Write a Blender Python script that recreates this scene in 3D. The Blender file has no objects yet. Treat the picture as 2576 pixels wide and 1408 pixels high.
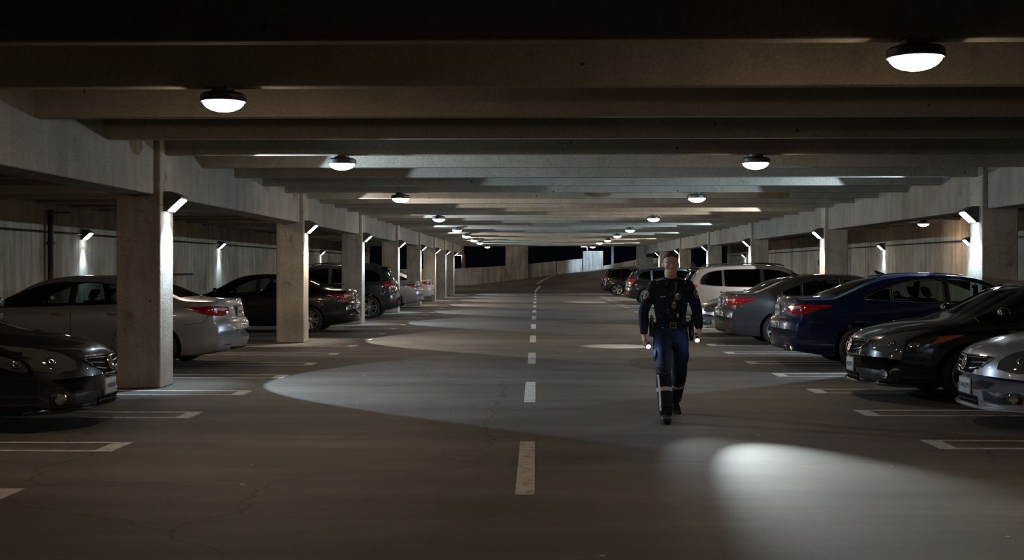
import bpy, bmesh, math, random
from mathutils import Vector, Matrix
from mathutils.bvhtree import BVHTree
random.seed(7)
PI = math.pi
C = bpy.context.scene.collection
SC = bpy.context.scene
FPX = 3000.0; TH = math.radians(1.184); HC = 1.62

# ------------------------------------------------------------------ view helpers (photo frame 2576x1408)
def XP(px, Y):
    return Y * math.tan(math.atan((px - 1288) / FPX) - TH)
def DEP(X, Y):
    return Y * math.cos(TH) - X * math.sin(TH)
def ZP(py, X, Y):
    return HC + (675 - py) / FPX * DEP(X, Y)

# ------------------------------------------------------------------ materials
def nmat(name):
    m = bpy.data.materials.new(name); m.use_nodes = True
    nt = m.node_tree; b = nt.nodes['Principled BSDF']
    return m, nt, b
def pbr(name, col, rough=0.5, metal=0.0, coat=0.0, spec=0.5, emit=None, es=0.0, noise=0.0, bump=0.0, nscale=30):
    m, nt, b = nmat(name)
    b.inputs['Base Color'].default_value = (*col, 1)
    b.inputs['Roughness'].default_value = rough
    b.inputs['Metallic'].default_value = metal
    b.inputs['Specular IOR Level'].default_value = spec
    b.inputs['Coat Weight'].default_value = coat
    b.inputs['Coat Roughness'].default_value = 0.03
    if emit:
        b.inputs['Emission Color'].default_value = (*emit, 1)
        b.inputs['Emission Strength'].default_value = es
    if noise or bump:
        tc = nt.nodes.new('ShaderNodeTexCoord'); n = nt.nodes.new('ShaderNodeTexNoise')
        n.inputs['Scale'].default_value = nscale; n.inputs['Detail'].default_value = 5
        nt.links.new(tc.outputs['Object'], n.inputs['Vector'])
        if noise:
            r = nt.nodes.new('ShaderNodeValToRGB')
            r.color_ramp.elements[0].position = .3; r.color_ramp.elements[1].position = .7
            r.color_ramp.elements[0].color = (*[c * (1 - noise) for c in col], 1)
            r.color_ramp.elements[1].color = (*[min(1, c * (1 + noise)) for c in col], 1)
            nt.links.new(n.outputs['Fac'], r.inputs['Fac']); nt.links.new(r.outputs['Color'], b.inputs['Base Color'])
        if bump:
            bp = nt.nodes.new('ShaderNodeBump'); bp.inputs['Strength'].default_value = bump; bp.inputs['Distance'].default_value = .01
            nt.links.new(n.outputs['Fac'], bp.inputs['Height']); nt.links.new(bp.outputs['Normal'], b.inputs['Normal'])
    return m
def N(nt, t, **kw):
    n = nt.nodes.new(t)
    for k, v in kw.items():
        if k in n.inputs: n.inputs[k].default_value = v
        else: setattr(n, k, v)
    return n
def ramp(nt, src, p0, c0, p1, c1):
    r = nt.nodes.new('ShaderNodeValToRGB'); e = r.color_ramp.elements
    e[0].position = p0; e[1].position = p1
    e[0].color = (*c0, 1) if len(c0) == 3 else c0; e[1].color = (*c1, 1) if len(c1) == 3 else c1
    nt.links.new(src, r.inputs['Fac']); return r.outputs['Color']
def mul(nt, a, b, fac=1.0, mode='MULTIPLY'):
    m = nt.nodes.new('ShaderNodeMixRGB'); m.blend_type = mode; m.inputs['Fac'].default_value = fac
    nt.links.new(a, m.inputs['Color1']); nt.links.new(b, m.inputs['Color2']); return m.outputs['Color']
def concrete(name, base, streak=.5, pits=True, rough=.85, bump=.25, joints=0.0, stain=0.5, crack=0.0):
    m, nt, b = nmat(name)
    g = nt.nodes.new('ShaderNodeNewGeometry').outputs['Position']
    big = N(nt, 'ShaderNodeTexNoise', Scale=.9, Detail=4.0, Roughness=.6); nt.links.new(g, big.inputs['Vector'])
    col = ramp(nt, big.outputs['Fac'], .3, [c * (1 - .35 * stain) for c in base], .7, [min(1, c * (1 + .18 * stain)) for c in base])
    mp = N(nt, 'ShaderNodeMapping', Scale=(2.4, 2.4, .26)); nt.links.new(g, mp.inputs['Vector'])
    st = N(nt, 'ShaderNodeTexNoise', Scale=1.6, Detail=4.0, Roughness=.65); nt.links.new(mp.outputs['Vector'], st.inputs['Vector'])
    if streak:
        col = mul(nt, col, ramp(nt, st.outputs['Fac'], .36, (.42, .40, .37), .58, (1, 1, 1)), streak)
    fine = N(nt, 'ShaderNodeTexNoise', Scale=38.0, Detail=2.0, Roughness=.7); nt.links.new(g, fine.inputs['Vector'])
    col = mul(nt, col, ramp(nt, fine.outputs['Fac'], .3, (.72, .72, .72), .65, (1.08, 1.08, 1.08)), .8)
    # blotches of exposed, pitted surface
    b2 = N(nt, 'ShaderNodeTexNoise', Scale=3.3, Detail=5.0, Roughness=.72); nt.links.new(g, b2.inputs['Vector'])
    col = mul(nt, col, ramp(nt, b2.outputs['Fac'], .60, (1, 1, 1), .70, (.5, .48, .44)), .55 * stain + .2)
    if pits:
        v = N(nt, 'ShaderNodeTexVoronoi', Scale=2.6); nt.links.new(g, v.inputs['Vector'])
        col = mul(nt, col, ramp(nt, v.outputs['Distance'], .035, (.12, .11, .10), .055, (1, 1, 1)), .9)
    # hairline cracks
    w = N(nt, 'ShaderNodeTexNoise', Scale=1.7, Detail=2.0); nt.links.new(g, w.inputs['Vector'])
    ad = nt.nodes.new('ShaderNodeMixRGB'); ad.blend_type = 'ADD'; ad.inputs['Fac'].default_value = .5
    nt.links.new(g, ad.inputs['Color1']); nt.links.new(w.outputs['Color'], ad.inputs['Color2'])
    ve = N(nt, 'ShaderNodeTexVoronoi', Scale=.55, feature='DISTANCE_TO_EDGE'); nt.links.new(ad.outputs['Color'], ve.inputs['Vector'])
    if crack: col = mul(nt, col, ramp(nt, ve.outputs['Distance'], .001, (.45, .42, .38), .004, (1, 1, 1)), crack)
    if joints:
        sx = nt.nodes.new('ShaderNodeSeparateXYZ'); nt.links.new(g, sx.inputs[0])
        md = N(nt, 'ShaderNodeMath', operation='PINGPONG'); md.inputs[1].default_value = joints
        nt.links.new(sx.outputs['Y'], md.inputs[0])
        col = mul(nt, col, ramp(nt, md.outputs[0], .012, (.3, .28, .25), .03, (1, 1, 1)), .8)
    nt.links.new(col, b.inputs['Base Color'])
    b.inputs['Roughness'].default_value = rough; b.inputs['Specular IOR Level'].default_value = .3
    if not bump: return m
    bp = N(nt, 'ShaderNodeBump', Strength=bump, Distance=.02)
    mx = mul(nt, fine.outputs['Color'], b2.outputs['Color'], .5, 'MIX')
    nt.links.new(mx, bp.inputs['Height']); nt.links.new(bp.outputs['Normal'], b.inputs['Normal'])
    return m
def floor_mat():
    m, nt, b = nmat('floor_asphalt')
    g = nt.nodes.new('ShaderNodeNewGeometry').outputs['Position']
    big = N(nt, 'ShaderNodeTexNoise', Scale=.35, Detail=5.0, Roughness=.62); nt.links.new(g, big.inputs['Vector'])
    col = ramp(nt, big.outputs['Fac'], .3, (.088, .077, .065), .7, (.150, .133, .114))
    mp = N(nt, 'ShaderNodeMapping', Scale=(.22, 1.3, 1)); nt.links.new(g, mp.inputs['Vector'])
    s = N(nt, 'ShaderNodeTexNoise', Scale=1.1, Detail=4.0, Roughness=.6); nt.links.new(mp.outputs['Vector'], s.inputs['Vector'])
    col = mul(nt, col, ramp(nt, s.outputs['Fac'], .36, (.62, .6, .58), .62, (1.1, 1.1, 1.1)), .8)
    f = N(nt, 'ShaderNodeTexNoise', Scale=95.0, Detail=2.0, Roughness=.8); nt.links.new(g, f.inputs['Vector'])
    col = mul(nt, col, ramp(nt, f.outputs['Fac'], .33, (.55, .55, .55), .68, (1.35, 1.33, 1.3)), .9)
    v = N(nt, 'ShaderNodeTexVoronoi', Scale=2.3); nt.links.new(g, v.inputs['Vector'])
    cs = nt.nodes.new('ShaderNodeSeparateXYZ'); nt.links.new(v.outputs['Color'], cs.inputs[0])
    t = N(nt, 'ShaderNodeMath', operation='MULTIPLY'); t.inputs[1].default_value = .05; nt.links.new(cs.outputs[0], t.inputs[0])
    lt = N(nt, 'ShaderNodeMath', operation='LESS_THAN'); nt.links.new(v.outputs['Distance'], lt.inputs[0]); nt.links.new(t.outputs[0], lt.inputs[1])
    mxs = nt.nodes.new('ShaderNodeMixRGB'); nt.links.new(lt.outputs[0], mxs.inputs['Fac'])
    nt.links.new(col, mxs.inputs['Color1']); mxs.inputs['Color2'].default_value = (.42, .43, .42, 1)
    col = mxs.outputs['Color']
    w = N(nt, 'ShaderNodeTexNoise', Scale=.9, Detail=4.0); nt.links.new(g, w.inputs['Vector'])
    ad = nt.nodes.new('ShaderNodeMixRGB'); ad.blend_type = 'ADD'; ad.inputs['Fac'].default_value = .9
    nt.links.new(g, ad.inputs['Color1']); nt.links.new(w.outputs['Color'], ad.inputs['Color2'])
    ve = N(nt, 'ShaderNodeTexVoronoi', Scale=.17, feature='DISTANCE_TO_EDGE'); nt.links.new(ad.outputs['Color'], ve.inputs['Vector'])
    col = mul(nt, col, ramp(nt, ve.outputs['Distance'], .0006, (.4, .38, .36), .0018, (1, 1, 1)), .7)
    nt.links.new(col, b.inputs['Base Color'])
    b.inputs['Roughness'].default_value = .72; b.inputs['Specular IOR Level'].default_value = .35
    bp = N(nt, 'ShaderNodeBump', Strength=.35, Distance=.006)
    nt.links.new(f.outputs['Fac'], bp.inputs['Height']); nt.links.new(bp.outputs['Normal'], b.inputs['Normal'])
    return m
def paint_line_mat():
    m, nt, b = nmat('worn_line_paint')
    g = nt.nodes.new('ShaderNodeNewGeometry').outputs['Position']
    n = N(nt, 'ShaderNodeTexNoise', Scale=9.0, Detail=8.0, Roughness=.75); nt.links.new(g, n.inputs['Vector'])
    col = ramp(nt, n.outputs['Fac'], .36, (.20, .19, .175), .52, (.52, .50, .46))
    nt.links.new(col, b.inputs['Base Color']); b.inputs['Roughness'].default_value = .7
    return m
def glass_mat(name, tint, ior=1.5):
    m = bpy.data.materials.new(name); m.use_nodes = True; nt = m.node_tree
    nt.nodes.remove(nt.nodes['Principled BSDF']); out = nt.nodes['Material Output']
    tr = nt.nodes.new('ShaderNodeBsdfTransparent'); tr.inputs[0].default_value = (*tint, 1)
    gl = nt.nodes.new('ShaderNodeBsdfGlossy'); gl.inputs['Roughness'].default_value = .03
    fr = nt.nodes.new('ShaderNodeFresnel'); fr.inputs[0].default_value = ior
    mx = nt.nodes.new('ShaderNodeMixShader')
    nt.links.new(fr.outputs[0], mx.inputs[0]); nt.links.new(tr.outputs[0], mx.inputs[1]); nt.links.new(gl.outputs[0], mx.inputs[2])
    nt.links.new(mx.outputs[0], out.inputs[0]); return m
def emis(name, col, s):
    m = bpy.data.materials.new(name); m.use_nodes = True; nt = m.node_tree
    nt.nodes.remove(nt.nodes['Principled BSDF']); e = nt.nodes.new('ShaderNodeEmission')
    e.inputs[0].default_value = (*col, 1); e.inputs[1].default_value = s
    nt.links.new(e.outputs[0], nt.nodes['Material Output'].inputs[0]); return m

DOME_E = 43.0; PACK_E = 30.0
M = {}
M['beam'] = concrete('beam_concrete', (.40, .355, .285), streak=.15, stain=.35, bump=0)
M['girder'] = concrete('girder_concrete', (.40, .37, .325), crack=.4, streak=.3, stain=.6, pits=False, joints=0, bump=0)
M['column'] = concrete('column_concrete', (.56, .50, .41), crack=.7, streak=.45, stain=1.0, bump=.6)
M['wall'] = concrete('wall_concrete', (.56, .49, .39), streak=.6, stain=.7, joints=3.1, bump=0)
M['parapet'] = concrete('parapet_concrete', (.42, .40, .37), streak=.7, stain=.8)
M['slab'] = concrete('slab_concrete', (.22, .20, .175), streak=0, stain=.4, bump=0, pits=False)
M['floor'] = floor_mat(); M['line'] = paint_line_mat()
M['dome'] = emis('dome_glow', (1.0, .77, .55), DOME_E)
M['pack'] = emis('wall_pack_glow', (.78, .89, 1.0), PACK_E)
for _k in ('pack',): M[_k].cycles.emission_sampling = 'NONE'
M['fixture'] = pbr('fixture_metal', (.12, .115, .11), .45, .6)
M['ring'] = pbr('bright_ring', (.6, .58, .52), .25, 1)
M['conduit'] = pbr('conduit_metal', (.05, .045, .04), .5, .5)
M['pole'] = pbr('pole_paint', (.4, .38, .4), .5, .2)
M['redpole'] = pbr('rust_pole', (.35, .17, .14), .6, .1)
M['stainw'] = pbr('soot_stain', (.04, .038, .035), .9, noise=.3)
M['tyre'] = pbr('tyre_rubber', (.018, .017, .016), .75, bump=.4, nscale=60)
M['rim'] = pbr('alloy_rim', (.55, .54, .52), .28, .9)
M['rimdark'] = pbr('wheel_well', (.012, .012, .012), .8)
M['plastic'] = pbr('black_plastic', (.012, .012, .013), .45)
M['grille'] = pbr('grille_black', (.006, .006, .007), .85, spec=.1)
M['interior'] = pbr('cabin_trim', (.02, .019, .018), .8)
M['seat'] = pbr('seat_cloth', (.03, .028, .026), .9)
M['glass'] = glass_mat('car_glass', (.62, .68, .66))
M['darkglass'] = glass_mat('tinted_glass', (.10, .11, .11))
M['chrome'] = pbr('chrome', (.72, .72, .74), .12, 1)
M['lens'] = pbr('headlight_lens', (.10, .10, .095), .06, .3, coat=1)
M['lens2'] = pbr('reflector', (.7, .7, .68), .12, 1)
M['amber'] = pbr('amber_lens', (.75, .17, .02), .12, 0, coat=1)
M['red'] = pbr('red_lens', (.30, .007, .008), .12, 0, coat=1, noise=.5, nscale=22)
M['redclear'] = pbr('clear_lens', (.55, .5, .52), .15, .5, coat=1)
M['plate'] = pbr('plate_white', (.55, .56, .58), .4)
M['platetext'] = pbr('plate_ink', (.05, .05, .09), .5)
M['seam'] = pbr('seam_dark', (.006, .006, .006), .7)
def paint(name, col, metal=.35, rough=.32):
    return pbr(name, col, rough, metal, coat=1.0)
PT = {
    'silver': paint('silver_paint', (.40, .40, .43), .45),
    'white': paint('white_paint', (.62, .61, .62), .05),
    'suv': paint('champagne_paint', (.25, .235, .22), .4),
    'black': paint('black_paint', (.006, .006, .007), .1, .25),
    'charcoal': paint('charcoal_paint', (.013, .0125, .014), .4),
    'grey': paint('grey_paint', (.06, .059, .06), .5),
    'blue': paint('blue_paint', (.004, .013, .055), .45),
    'slate': paint('slate_paint', (.020, .022, .030), .45),
}

# ------------------------------------------------------------------ mesh helpers
def tag(o, label=None, cat=None, group=None, kind=None):
    if label: o['label'] = label
    if cat: o['category'] = cat
    if group: o['group'] = group
    if kind: o['kind'] = kind
    return o
def link(name, me, mats, parent=None, smooth=None):
    o = bpy.data.objects.new(name, me); C.objects.link(o)
    for m in (mats if isinstance(mats, (list, tuple)) else [mats]): me.materials.append(m)
    if parent is not None: o.parent = parent
    if smooth is not None:
        me.shade_smooth()
        if smooth < 180: me.set_sharp_from_angle(angle=math.radians(smooth))
    return o
def obj(name, bm, mats, parent=None, smooth=None):
    me = bpy.data.meshes.new(name)
    bmesh.ops.recalc_face_normals(bm, faces=bm.faces[:])
    bm.to_mesh(me); bm.free()
    return link(name, me, mats, parent, smooth)
def BM(): return bmesh.new()
def box(bm, x0, x1, y0, y1, z0, z1, mi=0, bev=0):
    vs = [bm.verts.new(p) for p in ((x0,y0,z0),(x1,y0,z0),(x1,y1,z0),(x0,y1,z0),(x0,y0,z1),(x1,y0,z1),(x1,y1,z1),(x0,y1,z1))]
    fs = [bm.faces.new([vs[i] for i in f]) for f in ((0,3,2,1),(4,5,6,7),(0,1,5,4),(1,2,6,5),(2,3,7,6),(3,0,4,7))]
    for f in fs: f.material_index = mi
    if bev:
        es = list({e for f in fs for e in f.edges})
        bmesh.ops.bevel(bm, geom=es, offset=bev, segments=2, profile=.5, affect='EDGES')
    return vs
def grid(bm, pts, mi=0, closeu=False, closev=False, cap=False):
    rows = [[bm.verts.new(p) for p in r] for r in pts]
    nr = len(rows); nc = len(rows[0])
    for i in range(nr if closeu else nr - 1):
        for j in range(nc if closev else nc - 1):
            f = bm.faces.new((rows[i][j], rows[(i+1) % nr][j], rows[(i+1) % nr][(j+1) % nc], rows[i][(j+1) % nc])); f.material_index = mi
    if cap:
        for r in (rows[0], rows[-1][::-1]):
            f = bm.faces.new(r); f.material_index = mi
    return rows
def frame(d):
    d = d.normalized(); up = Vector((0, 0, 1)) if abs(d.z) < .9 else Vector((1, 0, 0))
    a = d.cross(up).normalized(); return a, d.cross(a).normalized()
def tube(bm, pts, r, n=8, mi=0, cap=True):
    pts = [Vector(p) for p in pts]; rows = []
    rr = r if isinstance(r, (list, tuple)) else [r] * len(pts)
    a = None
    for i, p in enumerate(pts):
        d = (pts[min(i+1, len(pts)-1)] - pts[max(i-1, 0)])
        if d.length < 1e-9: d = Vector((0, 0, 1))
        d.normalize()
        if a is None: a, b = frame(d)
        else:
            a = (a - d * a.dot(d)).normalized(); b = d.cross(a).normalized()
        rows.append([p + (a * math.cos(2*PI*k/n) + b * math.sin(2*PI*k/n)) * rr[i] for k in range(n)])
    grid(bm, rows, mi, closev=True, cap=cap)
def lathe(bm, prof, n=24, axis='Z', mi=0, cap=True, M4=None):
    rows = []
    for (r, h) in prof:
        row = []
        for k in range(n):
            a = 2*PI*k/n
            p = Vector((r*math.cos(a), r*math.sin(a), h)) if axis == 'Z' else Vector((r*math.cos(a), h, r*math.sin(a)))
            row.append(M4 @ p if M4 else p)
        rows.append(row)
    grid(bm, rows, mi, closev=True, cap=cap)
def lerp(a, b, t): return a + (b - a) * t
def table(pts):
    xs = [p[0] for p in pts]; ys = [p[1] for p in pts]; n = len(xs)
    d = [(ys[i+1]-ys[i])/(xs[i+1]-xs[i]) for i in range(n-1)]
    m = [d[0]] + [0 if d[i-1]*d[i] <= 0 else 2*d[i-1]*d[i]/(d[i-1]+d[i]) for i in range(1, n-1)] + [d[-1]]
    def f(x):
        if x <= xs[0]: return ys[0]
        if x >= xs[-1]: return ys[-1]
        i = max(k for k in range(n-1) if xs[k] <= x)
        h = xs[i+1]-xs[i]; t = (x-xs[i])/h
        return (2*t**3-3*t*t+1)*ys[i] + (t**3-2*t*t+t)*h*m[i] + (-2*t**3+3*t*t)*ys[i+1] + (t**3-t*t)*h*m[i+1]
    return f
def resample(pts, n):
    pts = [Vector(p) for p in pts]
    L = [0]
    for i in range(1, len(pts)): L.append(L[-1] + (pts[i]-pts[i-1]).length)
    out = []
    for k in range(n+1):
        s = L[-1]*k/n; i = 0
        while i < len(pts)-2 and L[i+1] < s: i += 1
        t = (s-L[i])/max(1e-9, L[i+1]-L[i]); out.append(pts[i].lerp(pts[i+1], min(1, max(0, t))))
    return out
def copy_tree(o, parent=None):
    c = o.copy(); C.objects.link(c); c.parent = parent
    for ch in list(o.children): copy_tree(ch, c)
    return c
def empty(name, loc, rz=0):
    e = bpy.data.objects.new(name, None); C.objects.link(e); e.location = loc; e.rotation_euler = (0, 0, rz)
    e.empty_display_size = .1; return e

GRAZE = 170.0; BEAM_W = 380.0; BEAM_T = 74.6; BEAM_A = 104; EXPO = 1.0; TORCH = 560.0; SPILL = .4
# ------------------------------------------------------------------ cars
class CarType:
    pass
def sedan_type():
    t = CarType(); t.L = L = 4.88; t.W = .91; t.zb = .97; t.tum = .47; t.suv = False
    t.hi = table([(0,.60),(.015,.70),(.05,.765),(.085,.80),(.105,.93),(.135,1.055),(.17,1.09),(.3,1.095),(.66,1.105),(.95,1.20),(1.3,1.345),(1.6,1.43),(2.0,1.475),(2.4,1.48),(2.8,1.45),(3.1,1.37),(3.45,1.19),(3.78,1.03),(3.95,.985),(4.28,.935),(4.55,.872),(4.70,.82),(4.77,.78),(4.82,.73),(4.85,.67),(4.87,.60),(4.88,.54)])
    t.lo = table([(0,.45),(.02,.34),(.06,.28),(.25,.23),(.6,.19),(2.4,.17),(4.3,.17),(4.6,.175),(4.8,.185),(4.855,.225),(4.874,.30),(4.88,.38)])
    t.wf = table([(0,.86),(.3,.90),(.9,.925),(2.4,.925),(3.9,.92),(4.4,.905),(4.88,.86)])
    t.bow = table([(0,.26),(.5,.14),(.9,.09),(1.5,.05),(2.2,0),(2.8,.03),(3.4,.09),(3.9,.15),(4.4,.32),(4.7,.40),(4.88,.42)])
    t.axle = (1.15, 3.80); t.r = .335
    t.roof = (1.5, 3.05)
    t.sb = table([(1.2,1.055),(2.4,1.0),(3.75,.965)])
    t.st = table([(1.20,1.075),(1.45,1.19),(1.8,1.31),(2.2,1.365),(2.6,1.368),(2.9,1.325),(3.2,1.225),(3.5,1.10),(3.76,.985)])
    t.wins = [(1.24,1.62),(1.66,2.42),(2.50,3.72)]
    t.ws = (3.02, 3.76, .53, .70); t.rw = (.78, 1.52, .68, .54)
    t.cav = (1.0, 3.62)
    return t
def suv_type():
    t = CarType(); t.L = L = 4.72; t.W = .93; t.zb = 1.06; t.tum = .40; t.suv = True
    t.hi = table([(0,.66),(.015,.78),(.045,.85),(.07,.95),(.10,1.08),(.16,1.20),(.28,1.40),(.38,1.55),(.46,1.625),(.6,1.655),(1.2,1.71),(2.0,1.735),(2.6,1.70),(2.95,1.62),(3.3,1.40),(3.62,1.17),(3.8,1.10),(4.15,1.04),(4.42,.97),(4.57,.89),(4.64,.81),(4.69,.71),(4.72,.62)])
    t.lo = table([(0,.50),(.02,.40),(.07,.33),(.3,.27),(.8,.23),(2.4,.22),(4.2,.22),(4.5,.24),(4.65,.30),(4.70,.40),(4.72,.46)])
    t.wf = table([(0,.88),(.3,.92),(.9,.94),(2.4,.94),(3.9,.935),(4.3,.92),(4.72,.87)])
    t.bow = table([(0,.24),(.5,.14),(.9,.05),(1.5,.0),(2.4,.02),(3.2,.10),(3.8,.16),(4.3,.30),(4.72,.40)])
    t.axle = (.93, 3.66); t.r = .37
    t.sb = table([(.4,1.20),(1.0,1.13),(2.4,1.09),(3.6,1.06)])
    t.st = table([(.50,1.225),(.62,1.42),(.85,1.53),(1.3,1.585),(2.2,1.60),(2.6,1.565),(2.95,1.46),(3.25,1.29),(3.60,1.085)])
    t.wins = [(.53,1.12),(1.17,2.15),(2.24,3.56)]
    t.ws = (2.92, 3.58, .56, .72); t.rw = (.17, .40, .66, .58)
    t.cav = (.42, 3.45)
    return t
def hw_at(t, x, z):
    w = t.wf(x)
    g = table([(.15,.925),(.26,.955),(.42,.985),(.62,1.0),(.78,.995),(.88,.985),(t.zb,.955)])(z)
    if z > t.zb: return w*.955 - (z - t.zb) * t.tum * (1 + .0 * z)
    return w * g
def loft(t, x0=None, x1=None, inset=0.0, zlo=None, top=0.0):
    L = t.L
    if x0 is None:
        a = [0, .004, .012, .025, .04, .055, .07, .085, .10, .115, .135, .155, .18, .22, .27, .33, .4, .48]
        xs = a[:]; x = .56
        while x < L - .56: xs.append(x); x += .085
        b = [.5, .42, .35, .29, .24, .20, .165, .135, .11, .09, .07, .05, .035, .022, .012, .005, 0]
        xs += [L - v for v in b]
    else:
        n = 30; xs = [x0 + (x1-x0)*i/n for i in range(n+1)]
    rings = []
    for x in xs:
        zh = t.hi(x) - top; zl = t.lo(x) if zlo is None else zlo
        H = zh - zl; c = min(.055, .25*H) if inset == 0 else .04
        zt = zh - c
        zs = min(t.zb, zt - .012) if zt - .012 > zl else zt - .012
        half = []
        ws = max(.1, hw_at(t, x, zl) - inset)
        rc = min(.06, .2*H)
        for f in (0, .35, .7, .9): half.append((ws*f, zl))
        half.append((ws - .012, zl + rc*.3))
        for i in range(9):
            z = lerp(zl + rc, zs, i/8.); half.append((max(.1, hw_at(t, x, z) - inset), z))
        for i in range(1, 6):
            z = lerp(zs, zt, i/5.); half.append((max(.1, hw_at(t, x, z) - inset), z))
        wt = half[-1][0]
        for i in range(1, 10):
            a = (i/9.) * PI/2
            half.append((wt * math.cos(a)**(2/2.6), zt + c * math.sin(a)**(2/2.2)))
        half[-1] = (0, zh)
        ring = [(y, z) for y, z in half] + [(-y, z) for y, z in half[-2:0:-1]]
        B = t.bow(x); sg = 1 if x < L*.47 else -1
        if inset: B *= .8
        rings.append([Vector((x + sg*B*(abs(y)/.92)**2.8, y, z)) for y, z in ring])
    return rings
def apply_bool(o, cutters):
    for c, op in cutters:
        md = o.modifiers.new('b', 'BOOLEAN'); md.operation = op; md.object = c; md.solver = 'EXACT'
        md.material_mode = 'TRANSFER'
    bpy.context.view_layer.update()
    dg = bpy.context.evaluated_depsgraph_get()
    me = bpy.data.meshes.new_from_object(o.evaluated_get(dg))
    o.modifiers.clear(); o.data = me
    for c, _ in cutters: bpy.data.objects.remove(c)
def prism_xz(polyxz, y0, y1):
    bm = BM()
    r0 = [Vector((x, y0, z)) for x, z in polyxz]; r1 = [Vector((x, y1, z)) for x, z in polyxz]
    grid(bm, [r0, r1], closev=True, cap=True); return bm
def prism_xy(polyxy, z0, z1):
    bm = BM()
    grid(bm, [[Vector((x, y, z0)) for x, y in polyxy], [Vector((x, y, z1)) for x, y in polyxy]], closev=True, cap=True); return bm

class Snap:
    def __init__(s, bvh): s.b = bvh
    def __call__(s, p, off=0.0):
        loc, nor, i, d = s.b.find_nearest(Vector(p)); return loc + nor*off, nor
def patch(snap, top, bot, off, depth=.012, nu=14, nv=5, bm=None, mi=0, sgn=1, bulge=0):
    """a lens or panel hugging the body between two edge curves"""
    bm = bm or BM()
    T = resample([(p[0], p[1]*sgn, p[2]) for p in top], nu); Bt = resample([(p[0], p[1]*sgn, p[2]) for p in bot], nu)
    rows = []; sk = []
    for i in range(nu+1):
        r = []
        for j in range(nv+1):
            p = T[i].lerp(Bt[i], j/nv); q, n = snap(p)
            e = math.sin(PI*i/nu)*math.sin(PI*j/nv) if bulge else 0
            r.append((q + n*(off + bulge*e), q - n*depth))
        rows.append([a for a, b in r]); sk.append([b for a, b in r])
    grid(bm, rows, mi)
    grid(bm, sk, mi)
    loopA = [rows[i][0] for i in range(nu+1)] + [rows[nu][j] for j in range(1, nv+1)] + [rows[i][nv] for i in range(nu-1, -1, -1)] + [rows[0][j] for j in range(nv-1, 0, -1)]
    loopB = [sk[i][0] for i in range(nu+1)] + [sk[nu][j] for j in range(1, nv+1)] + [sk[i][nv] for i in range(nu-1, -1, -1)] + [sk[0][j] for j in range(nv-1, 0, -1)]
    grid(bm, [loopA, loopB], mi, closev=True)
    bmesh.ops.remove_doubles(bm, verts=bm.verts[:], dist=.0003)
    return bm
def seam(snap, pts, w, h, bm=None, sgn=1, n=24, off=0.0):
    """a narrow raised or dark strip that follows the surface"""
    bm = bm or BM()
    P = resample([(p[0], p[1]*sgn, p[2]) for p in pts], n); Q = [snap(p) for p in P]; rows = []
    for i in range(n+1):
        tg = (Q[min(i+1, n)][0] - Q[max(i-1, 0)][0]).normalized(); nn = Q[i][1]; s = tg.cross(nn).normalized(); c = Q[i][0] + nn*off
        rows.append([c - s*w/2 - nn*.004, c - s*w/2 + nn*h, c + s*w/2 + nn*h, c + s*w/2 - nn*.004])
    grid(bm, rows, closev=True, cap=True); return bm
def place(bm, snap, p, off=0.0):
    q, n = snap(p, off); up = Vector((0, 0, 1)); y = (up - n*up.dot(n)).normalized(); x = y.cross(n)
    m = Matrix((x, y, n)).transposed().to_4x4(); m.translation = q
    bmesh.ops.transform(bm, matrix=m, verts=bm.verts[:]); return bm
def text_mesh(name, s, size, mat, parent, M4):
    cu = bpy.data.curves.new(name, 'FONT'); cu.body = s; cu.size = size; cu.align_x = 'CENTER'; cu.align_y = 'CENTER'; cu.extrude = .0015
    o = bpy.data.objects.new(name, cu); C.objects.link(o); bpy.context.view_layer.update()
    me = bpy.data.meshes.new_from_object(o.evaluated_get(bpy.context.evaluated_depsgraph_get()))
    bpy.data.objects.remove(o); me.transform(M4); return link(name, me, mat, parent)

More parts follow.
